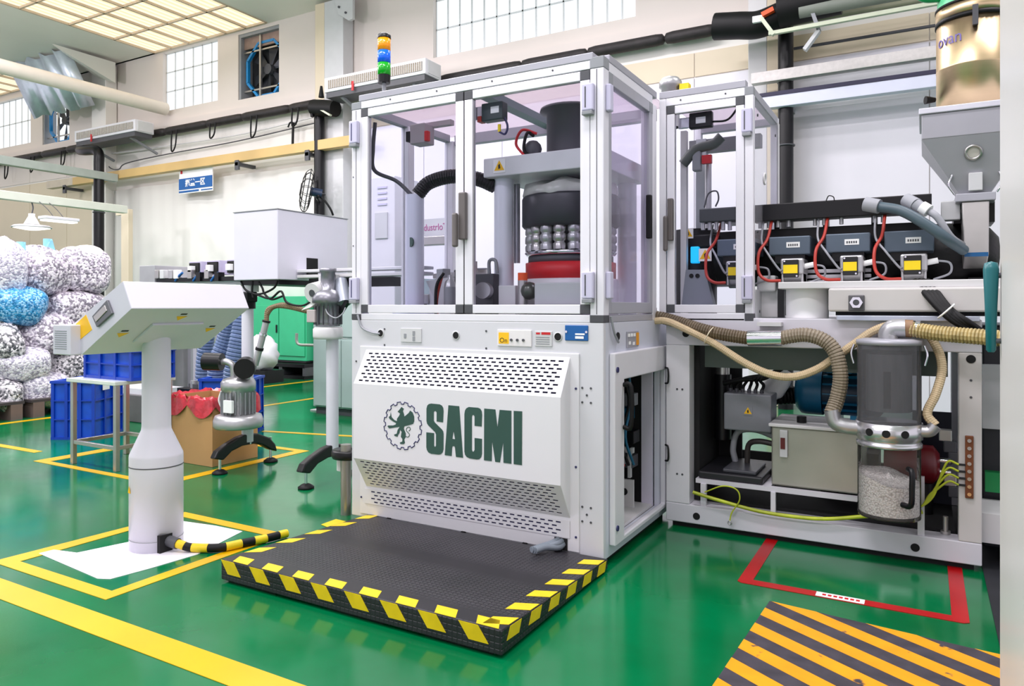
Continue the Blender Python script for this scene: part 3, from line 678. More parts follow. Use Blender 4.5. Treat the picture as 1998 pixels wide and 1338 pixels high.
letter('letter_c', [(1108, 250), (1115, 205), (1132, 175), (1165, 158), (1285, 168), (1315, 182), (1332, 212), (1338, 260), (1332, 412), (1240, 402), (1240, 282), (1230, 263), (1212, 263), (1205, 285), (1205, 718), (1215, 738), (1230, 735), (1240, 715), (1240, 560), (1336, 572), (1336, 765), (1325, 812), (1300, 836), (1270, 840), (1175, 826), (1135, 805), (1115, 775), (1108, 735)])
letter('letter_m', [(1365, 178), (1510, 190), (1537, 425), (1565, 195), (1718, 207), (1718, 896), (1615, 882), (1612, 612), (1570, 878), (1508, 870), (1468, 600), (1463, 862), (1362, 850)])
letter('letter_i', [(1748, 208), (1858, 215), (1855, 914), (1748, 900)])
gc = LG([(303, 402)])[0]; GR = (LG([(303, 85)])[0] - LG([(303, 720)])[0]).length / 2
def gear(rs):
    out = []; n_ = 16
    for k in range(n_):
        b_ = 2 * math.pi * k / n_
        for f, r in ((.0, rs[1]), (.18, rs[1]), (.26, rs[0]), (.74, rs[0]), (.82, rs[1])):
            t = b_ + f * 2 * math.pi / n_; out.append(Vector((gc.x + r * math.cos(t), gc.y, gc.z + r * math.sin(t))))
    return out
gp0 = gear((GR * .975, GR * .885)); MB().tube(gp0 + gp0[:1], .0032, 6, 1).build('emblem_gear_ring', M_navy, fc)
lion = [(290, 158), (320, 180), (308, 212), (322, 250), (328, 282), (350, 265), (385, 235), (402, 205), (435, 230), (455, 285), (455, 345), (440, 378), (395, 392), (328, 408), (320, 440), (345, 500), (345, 545), (325, 580), (335, 625), (315, 642), (272, 636), (270, 618), (300, 608), (303, 575), (282, 545), (292, 480), (272, 455), (262, 500), (245, 520), (240, 545), (200, 535), (195, 515), (228, 505), (240, 455), (268, 415), (200, 425), (130, 436), (108, 408), (118, 398), (180, 398), (215, 385), (222, 368), (180, 345), (135, 312), (125, 288), (145, 270), (150, 228), (162, 290), (200, 330), (232, 342), (232, 310), (258, 275), (272, 245), (240, 218), (262, 195)]
MB().slab(LG(lion), (0, -1, 0), .0015).build('emblem_lion', M_green, fc)
MB().tube(LG([(345, 540), (375, 548), (395, 520), (375, 490), (352, 462), (362, 428), (392, 420), (405, 448), (385, 470)]), .0022, 6).build('emblem_tail', M_green, fc)
# ---- upper enclosure
def post(x, y, a=.07, name='corner_post', z0=ZT, z1=2.39, m=None): 
    o = box(name, m or M_alu, mc, x, x + a, y, y + a, z0, z1, .004); return o
for x_, y_ in ((X0, Y0), (X1 - .07, Y0), (X0, Y1 - .07), (X1 - .07, 3.95)): post(x_, y_)
post(X0, 3.69, .06)
# grooves in the visible posts
for x_ in (X0 + .033, X1 - .035): box('post_groove', M_dgrey, mc, x_ - .002, x_ + .002, Y0 - .0008, Y0, 1.21, 2.385)
box('front_rail', M_alu, mc, X0 + .07, X1 - .07, Y0, Y0 + .05, ZT, 1.207, .003)
box('front_rail', M_alu, mc, X0 + .07, X1 - .07, Y0, Y0 + .05, 2.39, 2.432, .003)
box('roof_rim', M_alug, mc, X0 + .055, X1 - .055, Y0 - .002, Y0 + .07, 2.432, 2.47, .004)
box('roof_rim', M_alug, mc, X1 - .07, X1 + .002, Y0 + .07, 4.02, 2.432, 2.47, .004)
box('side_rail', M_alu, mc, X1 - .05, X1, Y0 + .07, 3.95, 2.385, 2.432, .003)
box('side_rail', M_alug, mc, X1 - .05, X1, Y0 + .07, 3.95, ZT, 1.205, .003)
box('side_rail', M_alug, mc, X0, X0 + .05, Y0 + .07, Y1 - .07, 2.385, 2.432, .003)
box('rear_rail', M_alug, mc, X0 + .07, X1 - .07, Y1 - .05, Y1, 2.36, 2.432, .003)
box('rear_rail', M_offw, mc, X0 + .07, X1 - .07, Y1 - .05, Y1, ZT, 1.24, .003)
box('roof_plate', mat('roof_inner', 'E2D6E0', .45, var=.03), mc, X0 + .01, X1 - .01, Y0 + .06, Y1, 2.434, 2.444)
box('roof_crossbar', mat('teal_shadow_bar', '6E7F84', .45), mc, -2.13, -2.06, Y0 + .07, Y1 - .05, 2.39, 2.434)
for x_, y_, z0_, z1_ in ((X0, Y0, 2.39, 2.432), (X1 - .07, Y0, 2.39, 2.445), (X0, Y0, ZT, 1.205), (X1 - .07, Y0, ZT, 1.207)):
    box('corner_joint', M_dgrey if z0_ < 2 else M_mid, mc, x_ - .001, x_ + .071, y_ - .0015, y_ + .071, z0_, z1_, .003)
for x_ in (-2.62, -2.3, -1.95, -1.6): MB().cyl((x_, Y0, 2.415), (x_, Y0 - .002, 2.415), .005, n=8).build('screw', M_dgrey, mc)
for z_ in (1.3, 1.6, 2.0): MB().cyl((X0 + .012, Y0, z_), (X0 + .012, Y0 - .002, z_), .004, n=8).build('screw', M_dgrey, mc)
def framed_door(name, x0, x1, z0, z1, y, parent, handle=None, st=.05, rl=.045, blocks=('tl', 'tr', 'bl', 'br')):
    d = MB(); d.box(x0, x0 + st, y, y + .035, z0 + rl, z1 - rl); d.box(x1 - st, x1, y, y + .035, z0 + rl, z1 - rl); d.box(x0 + st, x1 - st, y, y + .035, z0, z0 + rl); d.box(x0 + st, x1 - st, y, y + .035, z1 - rl, z1)
    o = d.build(name, M_alu, parent, .003)
    box('pane', M_glass, o, x0 + st - .005, x1 - st + .005, y + .015, y + .021, z0 + rl - .005, z1 - rl + .005)
    for c_ in blocks:
        bx0 = x0 if c_[1] == 'l' else x1 - st; bz = z1 - rl if c_[0] == 't' else z0
        box('corner_block', M_dgrey, o, bx0, bx0 + st, y - .001, y + .036, bz, bz + rl, .002)
    return o
d1 = framed_door('enclosure_door', X0 + .07, -2.128, 1.212, 2.386, Y0, mc)
d2 = framed_door('enclosure_door', -2.121, X1 - .072, 1.212, 2.386, Y0, mc)
box('seal_strip', M_black, mc, -2.1275, -2.1215, Y0 + .005, Y0 + .03, 1.212, 2.386)
# lever handle
mb = MB(); mb.box(-2.142, -2.098, Y0 - .03, Y0, 1.60, 1.85); h_ = mb.build('handle_plate', mat('handle_grey', '66605F', .4), d2, .006)
MB().box(-2.165, -2.135, Y0 - .06, Y0 - .03, 1.56, 1.74).build('lever_handle', mat('handle_grey', '66605F', .4), d2, .01)
# lilac hinges
for x_, z_, dd_ in ((-2.872, 2.255, d1), (-1.403, 2.25, d2), (-2.872, 1.35, d1), (-1.403, 1.35, d2)):
    box('hinge', M_lilac, dd_, x_ - .03, x_ + .03, Y0 - .03, Y0 - .001, z_ - .065, z_ + .065, .006)
    box('hinge_slot', M_navy if x_ < -2 else M_dgrey, dd_, x_ - .012, x_ - .006, Y0 - .0315, Y0 - .03, z_ - .05, z_ + .05)
    box('hinge_foot', M_mid, dd_, x_ - .028, x_ + .026, Y0 - .032, Y0 - .001, z_ - .085, z_ - .066, .003)
# side glazing on +X
sg = MB(); Xg = X1 - .035
sg.box(Xg, X1, 3.30, 3.335, 1.212, 2.385); sg.box(Xg, X1, 3.90, 3.95, 1.212, 2.385); sg.box(Xg, X1, 3.335, 3.90, 1.212, 1.27); sg.box(Xg, X1, 3.335, 3.90, 2.33, 2.385)
sd = sg.build('side_glazed_door', M_alug, mc, .003)
box('pane', M_glassv, sd, X1 - .02, X1 - .014, 3.33, 3.905, 1.265, 2.335)
for y_ in (3.30, 3.90): box('corner_block', M_mid, sd, Xg - .001, X1 + .001, y_, y_ + .05, 2.33, 2.386)
for z_ in (2.25, 1.35): box('hinge', M_lilac, sd, X1, X1 + .025, 3.255, 3.30, z_ - .065, z_ + .065, .006)
box('lever_handle', M_black, sd, X1, X1 + .03, 3.83, 3.86, 1.62, 1.86, .006)
box('left_pane', M_glass, mc, X0 + .02, X0 + .026, Y0 + .07, 3.69, 1.21, 2.385); box('left_pane', M_glass, mc, X0 + .02, X0 + .026, 3.75, Y1 - .07, 1.21, 2.385)
# grey cable hanging from the left hinge into a port
MB().tube([(-2.85, Y0 - .012, 1.20), (-2.82, Y0 - .012, 1.13), (-2.75, Y0 - .01, 1.10), (-2.69, Y0 - .006, 1.093)], .006, 6).build('sensor_cable', M_gwire, mc)
# ---- mechanism behind the glass
M_col = mat('column_grey_blue', 'E6E8F2', .35, .1, var=.02)
CXA, CYA = -2.07, 3.56
for x_, y_ in ((CXA, CYA), (-1.52, 4.05)):
    MB().cyl((x_, y_, ZT), (x_, y_, 1.97), .056, n=24).build('press_column', M_col, mc)
box('head_beam', mat('beam_pale', 'DCDCDF', .42), mc, -2.14, -1.43, 3.45, 4.1, 1.965, 2.07, .006)
warn_sign(mc, (-2.035, 3.449, 2.02), .075)
TX, TY = -1.74, 3.74
MB().lathe([(0, 2.36), (.17, 2.36), (.175, 2.345), (.135, 2.33), (.135, 2.07)], (TX, TY, 0)).build('drive_cylinder', M_dgrey, mc)
MB().tube([(-1.86, 3.56, 2.2), (-1.93, 3.52, 2.22), (-1.97, 3.52, 2.15), (-1.92, 3.52, 2.08)], .008, 6).build('red_lead', M_red, mc)
MB().tube([(-1.88, 3.56, 2.19), (-1.90, 3.52, 2.2), (-1.92, 3.52, 2.11), (-1.88, 3.54, 2.07)], .009, 6).build('black_lead', M_black, mc)
MB().sphere((-1.89, 3.57, 2.12), .05, 12).build('lead_gland', M_dgrey, mc)
MB().lathe([(.0, 1.97), (.06, 1.968), (.07, 1.955), (.05, 1.945)], (TX, TY, 0)).build('spindle_cap', M_alc, mc)
mb = MB(); n_ = 40; prof = [(.05, 1.955), (.16, 1.945), (.25, 1.915), (.262, 1.87), (.255, 1.855)]
vv = [(TX + r * (1 + .05 * math.sin(7 * t) + .03 * math.sin(13 * t + 1)) * math.cos(t), TY + r * (1 + .05 * math.sin(7 * t)) * math.sin(t), z + .012 * math.sin(5 * t + z * 30)) for r, z in prof for t in [2 * math.pi * i / n_ for i in range(n_)]]
mb.add(vv, [(k * n_ + i, k * n_ + (i + 1) % n_, (k + 1) * n_ + (i + 1) % n_, (k + 1) * n_ + i) for k in range(len(prof) - 1) for i in range(n_)], True)
mb.build('turret_cover_film', mat('pale_film', 'B9BAB4', .3, var=.15, scale=12), mc)
MB().lathe([(.2, 1.86), (.268, 1.86), (.275, 1.845), (.275, 1.70), (.262, 1.685), (.22, 1.68)], (TX, TY, 0), n=32).build('turret_drum', mat('turret_dark', '3A3B40', .4, .3, var=.1), mc)
for k in range(18):
    t = 2 * math.pi * k / 18; cx_, cy_ = TX + .222 * math.cos(t), TY + .222 * math.sin(t)
    MB().lathe([(.036, 1.555), (.038, 1.585), (.03, 1.592), (.03, 1.598), (.038, 1.605), (.038, 1.635), (.03, 1.642), (.03, 1.648), (.037, 1.655), (.037, 1.675), (.032, 1.69)], (cx_, cy_, 0), n=10).build('turret_station', M_alc if k % 2 else M_steel2, mc)
MB().cyl((TX, TY, 1.4), (TX, TY, 1.69), .17, n=24).build('turret_core', M_dgrey, mc)
MB().lathe([(.2, 1.555), (.25, 1.555), (.26, 1.545), (.25, 1.53), (.2, 1.525)], (TX, TY, 0), n=32).build('turret_flange', M_chrome, mc)
MB().lathe([(.18, 1.53), (.24, 1.525), (.24, 1.49), (.18, 1.48)], (TX, TY, 0), n=32).build('turret_ring', M_dgrey, mc)
MB().lathe([(.0, 1.49), (.255, 1.49), (.255, 1.40), (.0, 1.40)], (TX, TY, 0), n=32).build('red_guard_ring', M_red, mc)
MB().lathe([(.0, 1.40), (.262, 1.40), (.27, 1.39), (.27, ZT)], (TX, TY, 0), n=32).build('turret_base', M_offw, mc)
MB().cyl((-1.84, 3.36, 1.385), (-1.84, 3.36, 1.425), .026, n=16).build('orange_cap', M_orange, mc)
MB().cyl((-1.84, 3.36, ZT), (-1.84, 3.36, 1.385), .026, n=16).build('oiler_body', M_steel2, mc)
MB().sphere((-1.80, 3.36, 1.33), .048, 12).build('oiler_bowl', mat('olive_metal', '5C5F58', .3, .6), mc)
box('guide_block', M_offw, mc, -1.995, -1.89, 3.37, 3.5, ZT, 1.36, .004)
box('guide_block', M_grey, mc, -1.74, -1.47, 3.30, 3.5, ZT, 1.37, .006)
# left half: column with the hose, small drives
LX, LYc = -2.60, 3.43
MB().cyl((LX, LYc, ZT), (LX, LYc, 1.9), .055, n=24).build('service_column', mat('service_column_blue', 'DDDEF0', .35, .1, var=.03), mc)
MB().cyl((LX + .01, LYc - .056, 1.62), (LX + .012, LYc - .05, 1.62), .028, n=18).build('column_port', mat('port_green', '33544C', .5), mc)
MB().tube([(LX + .02, LYc, 1.9), (LX + .08, LYc + .03, 1.97), (LX + .22, LYc + .06, 2.0), (LX + .38, LYc + .08, 1.975), (CXA - .05, CYA - .02, 1.93)], .042, 12, rib=.003, pitch=.016).build('black_hose', M_blackp, mc)
MB().tube([(X0 + .09, Y0 + .10, 2.33), (X0 + .075, Y0 + .10, 2.18), (X0 + .085, Y0 + .10, 2.05), (LX - .12, LYc - .02, 1.99), (LX - .02, LYc, 1.90)], .012, 8).build('grey_hose', M_dgrey, mc)
bx = box('junction_box', mat('mauve_box', 'A99FA6', .45), mc, -2.69, -2.58, 3.50, 3.6, 2.22, 2.34, .006)
box('box_knob', M_red, bx, -2.585, -2.56, 3.50, 3.53, 2.23, 2.29, .004)
box('box_face', M_black, bx, -2.72, -2.69, 3.50, 3.58, 2.24, 2.3)
box('mounting_bar', mat('mauve_box', 'A99FA6', .45), mc, -2.75, -2.45, 3.58, 3.62, 2.33, 2.36)
sw = box('door_switch', mat('switch_teal', '2E3F40', .45), mc, -2.06, -1.93, 3.30, 3.36, 2.235, 2.33, .006)
box('switch_label', M_wlab, sw, -2.0, -1.95, 3.298, 3.30, 2.27, 2.305); box('switch_key', M_chrome, sw, -2.11, -2.06, 3.31, 3.34, 2.25, 2.32, .003); box('switch_tab', M_rwire, sw, -2.085, -2.06, 3.30, 3.345, 2.235, 2.265)
MB().tube([(-1.935, 3.33, 2.25), (-1.915, 3.33, 2.2), (-1.93, 3.33, 2.16), (-1.965, 3.33, 2.175)], .006, 6).build('switch_lead', M_navy, mc)
box('lead_tag', M_yel, mc, -1.972, -1.958, 3.325, 3.335, 2.175, 2.215)
box('drive_bracket', M_offw, mc, -2.62, -2.48, 3.60, 3.67, ZT, 1.41, .004)
MB().slab([(-2.60, 3.54, 1.40), (-2.42, 3.54, 1.42), (-2.42, 3.54, ZT), (-2.47, 3.54, ZT)], (0, 1, 0), .04).build('drive_plate', M_grey, mc)
MB().cyl((-2.385, 3.48, ZT + .06), (-2.385, 3.48, 1.36), .036, n=16).build('damper_bottle', M_mid, mc)
MB().lathe([(.036, 0), (.03, .03), (.015, .045), (.015, .07)], (-2.385, 3.48, 1.36), n=16).build('damper_neck', M_alc, mc)
MB().tube([(-2.43, 3.46, 1.42), (-2.45, 3.45, 1.33), (-2.46, 3.45, 1.25), (-2.45, 3.45, ZT)], .01, 6).build('air_line', M_rwire, mc)
MB().tube([(-2.40, 3.44, 1.44), (-2.445, 3.43, 1.36), (-2.45, 3.43, ZT)], .009, 6).build('air_line', M_black, mc)
mb = MB(); 
for k in range(24):
    a = random.uniform(-2.70, -2.38); b = random.uniform(3.58, 3.95); c_ = random.uniform(1.2, 1.5)
    o = MB().obox((a, b, c_), random.uniform(.04, .09), random.uniform(.04, .08), random.uniform(.03, .08), Matrix.Rotation(random.uniform(0, 3), 3, 'Z')).build('linkage_block', random.choice((M_alc, M_dgrey, M_steel2, M_mid)), mc, .004)
MB().bar((-2.72, 3.80, 1.44), (-2.34, 3.83, 1.46), .05, .03).build('transfer_bar', M_steel2, mc)
MB().cyl((-2.56, 3.85, ZT), (-2.56, 3.85, 1.45), .05, n=16).build('drive_post', M_dgrey, mc)
MB().cyl((-2.42, 3.78, ZT), (-2.42, 3.78, 1.44), .045, n=16).build('drive_post', M_alc, mc)
MB().cyl((-2.105, 3.42, 1.335), (-2.09, 3.36, 1.335), .045, n=22).build('hand_wheel', M_alc, mc)
box('drive_housing', M_dgrey, mc, -2.19, -2.07, 3.44, 3.52, ZT, 1.43, .006)
MB().tube([(-2.1, 3.45, 1.43), (-2.1, 3.45, 1.5), (-2.06, 3.45, 1.5), (-2.05, 3.45, 1.43)], .01, 8, 4).build('grab_handle', M_mid, mc)
mb = MB()
for k in range(5): mb.cyl((-2.17 + .028 * k, 3.70, 1.5), (-2.17 + .028 * k, 3.70, 1.96), .013, n=10)
mb.build('guide_pipes', M_alug, mc, kind='stuff')
MB().lathe([(0, .05), (.12, .045), (.14, .02), (.14, 0)], (-2.62, 3.45, ZT), n=28).build('column_foot', mat('bluish_foot', 'B9C2E0', .35), mc)
box('blue_panel', mat('pale_blue_panel', 'C3D6DC', .4), mc, -2.86, -2.66, 3.72, 3.74, ZT, 1.42)
warn_sign(mc, (-2.74, 3.715, 1.275), .05)
# signal tower on the roof
t = thing('signal_tower', (-2.74, 3.30, 2.444), 'orange blue and green signal tower on the machine roof', 'signal light')
sx_, sy_, zb = -2.755, 3.34, 2.47
MB().cyl((sx_, sy_, 2.47), (sx_, sy_, 2.56), .012).build('stem', M_mid, t)
MB().cyl((sx_, sy_, 2.555), (sx_, sy_, 2.60), .036, .038).build('base_cap', M_blackp, t)
for i, (nm, h) in enumerate((('green_lens', '0FA01E'), ('blue_lens', '1164E8'), ('orange_lens', 'FB9A14'))):
    MB().lathe([(.0, 0), (.038, .002), (.038, .07), (.0, .072)], (sx_, sy_, 2.60 + i * .072), n=24).build(nm, mat(nm, h, .2, var=.12, scale=25, emit=.12), t)
MB().lathe([(.04, 0), (.04, .018), (.03, .026), (.0, .028)], (sx_, sy_, 2.816), n=24).build('top_cap', M_blackp, t)
# vent motor seen over the roof
t = thing('roof_motor', (-1.6, 4.6, 2.44), 'small silver motor standing above the second enclosure roof', 'motor')
pm = oy(1308, 160, 4.75)
MB().lathe([(.06, 2.44), (.06, 2.70), (.075, 2.71), (.075, 2.745), (.055, 2.77), (.0, 2.775)], (pm.x, 4.75, 0), n=20).build('motor_body', M_alc, t)
MB().obox((pm.x + .1, 4.75, 2.69), .06, .06, .05).build('terminal_box', M_yel, t)
MB().cyl((pm.x, 4.75, 1.2), (pm.x, 4.75, 2.44), .03).build('motor_column', M_alug, t)

# ---- rubber platform in front of the machine
MX0, MX1, MY0, MY1, MH = -2.775, -1.30, 2.22, 3.21, .105
def mh(y): return MH - .047 * (y - MY0) / (MY1 - MY0)
def mat_rubber():
    m = bpy.data.materials.new('studded_rubber'); m.use_nodes = True
    nt = m.node_tree; n = nt.nodes; b = n['Principled BSDF']
    tc = n.new('ShaderNodeTexCoord'); mp = n.new('ShaderNodeMapping'); mp.inputs['Scale'].default_value = (44, 44, 44)
    ck = n.new('ShaderNodeTexVoronoi'); ck.distance = 'CHEBYCHEV'; ck.inputs['Randomness'].default_value = 0.0; ck.inputs['Scale'].default_value = 1
    rp = n.new('ShaderNodeValToRGB'); rp.color_ramp.elements[0].position = .28; rp.color_ramp.elements[1].position = .42
    rp.color_ramp.elements[0].color = (1, 1, 1, 1); rp.color_ramp.elements[1].color = (0, 0, 0, 1)
    ns = n.new('ShaderNodeTexNoise'); ns.inputs['Scale'].default_value = 2.2
    r2 = n.new('ShaderNodeValToRGB'); r2.color_ramp.elements[0].color = (*hexc('1A1A1F'), 1); r2.color_ramp.elements[1].color = (*hexc('312E34'), 1)
    r2.color_ramp.elements[0].position = .3; r2.color_ramp.elements[1].position = .75
    mu = n.new('ShaderNodeMix'); mu.data_type = 'RGBA'; mu.blend_type = 'MULTIPLY'; mu.inputs[0].default_value = .35
    nt.links.new(tc.outputs['Object'], mp.inputs[0]); nt.links.new(mp.outputs[0], ck.inputs['Vector']); nt.links.new(ck.outputs['Distance'], rp.inputs[0])
    nt.links.new(tc.outputs['Object'], ns.inputs[0]); nt.links.new(ns.outputs['Fac'], r2.inputs[0])
    nt.links.new(r2.outputs[0], mu.inputs[6]); nt.links.new(rp.outputs[0], mu.inputs[7]); nt.links.new(mu.outputs[2], b.inputs['Base Color'])
    bp = n.new('ShaderNodeBump'); bp.inputs['Strength'].default_value = .8; bp.inputs['Distance'].default_value = .003
    nt.links.new(rp.outputs[0], bp.inputs['Height']); nt.links.new(bp.outputs[0], b.inputs['Normal'])
    b.inputs['Roughness'].default_value = .42
    return m
pf = thing('anti_fatigue_platform', (-2.05, 2.7, 0), 'black studded rubber platform edged with yellow hazard tape', 'platform')
MB().slab([(MX0, MY0, .012), (MX0, MY1, .012), (MX0, MY1, mh(MY1)), (MX0, MY0, MH)], (1, 0, 0), MX1 - MX0).build('platform_body', mat_rubber(), pf, .005)
for x_ in (-2.6, -2.0, -1.5): box('platform_foot', M_black, pf, x_ - .15, x_ + .15, MY0 + .02, MY1 - .02, 0, .014)
E8 = .0012
def quad(pts, nrm, name='tape_piece'): MB().slab([(x, y, z - MH + mh(y)) for x, y, z in pts], nrm, E8).build(name, M_yel2, pf)
n_ = 8; pch = (MX1 - MX0) / n_
for k in range(n_):
    a = MX0 + k * pch
    quad([(a + .075, MY0 + .003, MH), (min(a + .17, MX1), MY0 + .003, MH), (min(a + .135, MX1), MY0 + .072, MH), (a + .04, MY0 + .072, MH)], (0, 0, 1))
    quad([(a + .0, MY0, MH - .003), (a + .085, MY0, MH - .003), (a + .13, MY0, MH - .062), (a + .045, MY0, MH - .062)], (0, -1, 0))
n_ = 6; pch = (MY1 - MY0) / n_
for k in range(n_):
    a = MY0 + k * pch
    quad([(MX1 - .09, a + .015, MH), (MX1 - .003, a + .055, MH), (MX1 - .003, a + .13, MH), (MX1 - .09, a + .09, MH)], (0, 0, 1))
    quad([(MX1, a + .06, MH - .005), (MX1, a + .145, MH - .005), (MX1, a + .125, MH - .05), (MX1, a + .035, MH - .05)], (1, 0, 0))
for k in range(5):
    a = MY0 + .12 + k * .19
    quad([(MX0 + .01, a, MH), (MX0 + .07, a + .05, MH), (MX0 + .07, a + .14, MH), (MX0 + .01, a + .09, MH)], (0, 0, 1))
MB().slab([(-3.0, 3.08, .001), (-2.78, 3.02, .001), (-2.78, 3.19, .001), (-3.0, 3.2, .001)], (0, 0, 1), .002).build('tape_scrap', M_yel2, None, label='loose yellow tape scrap at the rear corner of the rubber platform', cat='tape')
# ================================================================ glazed guard next to the machine
GY = 4.05; GZ0, GZ1 = 1.17, 2.435
gd = thing('glazed_guard', (-1.06, 4.4, 1.17), 'narrow glazed guard enclosure standing against the moulding machine', 'guard enclosure')
gx0, gx1 = -1.325, -.802
for a, b_, y_ in ((gx0, gx0 + .04, GY), (gx1 - .045, gx1, GY), (gx0, gx0 + .04, 4.80), (gx1 - .045, gx1, 4.80)): box('guard_post', M_alu, gd, a, b_, y_, y_ + .045, GZ0, GZ1, .003)
box('guard_rail', M_alu, gd, gx0 + .04, gx1 - .045, GY, GY + .045, 2.39, GZ1, .003)
box('guard_rail', M_alu, gd, gx0 + .04, gx1 - .045, GY, GY + .045, GZ0, 1.21, .003)
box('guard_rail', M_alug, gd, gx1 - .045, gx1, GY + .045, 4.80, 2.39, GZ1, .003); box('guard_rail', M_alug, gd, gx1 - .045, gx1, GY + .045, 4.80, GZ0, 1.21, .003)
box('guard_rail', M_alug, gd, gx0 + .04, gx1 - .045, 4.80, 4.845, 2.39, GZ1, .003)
box('roof_rim', M_alug, gd, gx0, gx1 - .04, GY - .002, GY + .06, GZ1, 2.475, .003)

def milk():
    m = bpy.data.materials.new('milky_polycarbonate'); m.use_nodes = True; nt = m.node_tree; n = nt.nodes; n.clear()
    out = n.new('ShaderNodeOutputMaterial'); d = n.new('ShaderNodeBsdfDiffuse'); t_ = n.new('ShaderNodeBsdfTranslucent'); mx = n.new('ShaderNodeMixShader')
    ns = n.new('ShaderNodeTexNoise'); ns.inputs['Scale'].default_value = 3; rp = n.new('ShaderNodeValToRGB')
    rp.color_ramp.elements[0].color = (*hexc('B9ABB6'), 1); rp.color_ramp.elements[1].color = (*hexc('C9BCC6'), 1)
    nt.links.new(ns.outputs['Fac'], rp.inputs[0]); nt.links.new(rp.outputs[0], d.inputs[0]); nt.links.new(rp.outputs[0], t_.inputs[0])
    mx.inputs[0].default_value = .7; nt.links.new(d.outputs[0], mx.inputs[1]); nt.links.new(t_.outputs[0], mx.inputs[2])
    tp = n.new('ShaderNodeBsdfTransparent'); m3 = n.new('ShaderNodeMixShader'); m3.inputs[0].default_value = .45
    nt.links.new(mx.outputs[0], m3.inputs[1]); nt.links.new(tp.outputs[0], m3.inputs[2]); nt.links.new(m3.outputs[0], out.inputs[0])
    return m
M_milk = milk()
box('roof_sheet', M_milk, gd, gx0 + .02, gx1 - .02, GY + .06, 4.83, 2.437, 2.443)
bpy.data.objects['roof_plate'].data.materials[0] = M_milk
for a, z_, z2, m_ in ((gx1 - .046, 2.39, 2.436, M_mid), (gx1 - .046, 1.169, 1.211, M_dgrey)): box('corner_joint', m_, gd, a, gx1 + .001, GY - .0015, GY + .046, z_, z2, .003)
dg_ = framed_door('guard_door', gx0 + .045, gx1 - .048, 1.213, 2.387, GY, gd, st=.045)
MB().box(-1.27, -1.238, GY - .03, GY, 1.62, 1.86).build('handle_plate', mat('handle_grey', '66605F', .4), dg_, .006)
MB().box(-1.288, -1.262, GY - .055, GY - .03, 1.56, 1.76).build('lever_handle', mat('handle_grey', '66605F', .4), dg_, .01)
for z_ in (2.25, 1.35):
    box('hinge', M_lilac, dg_, -.86, -.805, GY - .03, GY - .001, z_ - .065, z_ + .065, .006); box('hinge_slot', M_dgrey, dg_, -.846, -.84, GY - .0315, GY - .03, z_ - .05, z_ + .05)
    box('hinge_foot', M_mid, dg_, -.856, -.81, GY - .032, GY - .001, z_ - .085, z_ - .066, .003)
for x_ in (-1.2, -.95): MB().cyl((x_, GY, 2.415), (x_, GY - .002, 2.415), .005, n=8).build('screw', M_dgrey, gd)
box('side_sheet', clear_mat('pale_side_sheet', 'F6F6FA', .03, .1, .10, 'F6F6FA'), gd, gx1 - .004, gx1 + .002, GY + .05, 4.79, 1.60, 2.38)
mb = MB(); mb.box(gx1 - .005, gx1 + .003, 4.79, 4.845, 1.60, 2.40); sd = mb.build('side_edge', M_offw, gd)
box('side_lower_plate', M_grey, gd, gx1 - .004, gx1 + .003, GY + .05, 4.6, 1.18, 1.34)
for y_, z_ in ((4.15, 2.3), (4.15, 1.66), (4.7, 2.3), (4.7, 1.66), (4.2, 1.22), (4.4, 1.22)): MB().cyl((gx1, y_, z_), (gx1 + .006, y_, z_), .008, n=8).build('screw', M_dgrey, gd)
MB().torus((gx1 + .003, 4.35, 1.98), (1, 0, 0), .03, .006).build('sheet_ring', M_wlab, gd)
# inside the guard
box('inner_beam', mat('shadow_grey', '7A7B80', .45), gd, -1.28, -.85, 4.50, 4.56, 2.20, 2.28)
sw = box('door_switch', M_blackp, gd, -1.17, -1.04, 4.11, 4.15, 2.26, 2.35, .006); box('switch_label', M_wlab, sw, -1.13, -1.075, 4.108, 4.11, 2.285, 2.32); box('switch_key', M_chrome, sw, -1.235, -1.17, 4.12, 4.14, 2.27, 2.33, .003)
MB().tube([(-1.04, 4.13, 2.29), (-.96, 4.13, 2.29), (-.91, 4.13, 2.34), (-.89, 4.13, 2.385)], .006, 6).build('switch_lead', M_black, gd)
MB().tube([(-1.26, 4.3, 2.10), (-1.18, 4.3, 2.18), (-1.08, 4.3, 2.2), (-1.03, 4.3, 2.24)], .03, 10).build('duct_hose', mat('green_grey', '5E6460', .5), gd)
o = box('safety_switch', M_mid, gd, -1.2, -1.15, 4.28, 4.33, 2.05, 2.17, .008); box('switch_reset', M_red, o, -1.145, -1.09, 4.29, 4.32, 2.09, 2.14)
box('inner_post', M_offw, gd, -1.275, -1.24, 4.30, 4.34, 1.2, 2.3); box('inner_post', mat('inner_post_grey', 'B4B8BE', .4), gd, -1.23, -1.17, 4.48, 4.54, 1.2, 2.28)
MB().cyl((-1.14, 4.42, 1.72), (-1.14, 4.42, 2.16), .02).build('air_cylinder', M_alc, gd)
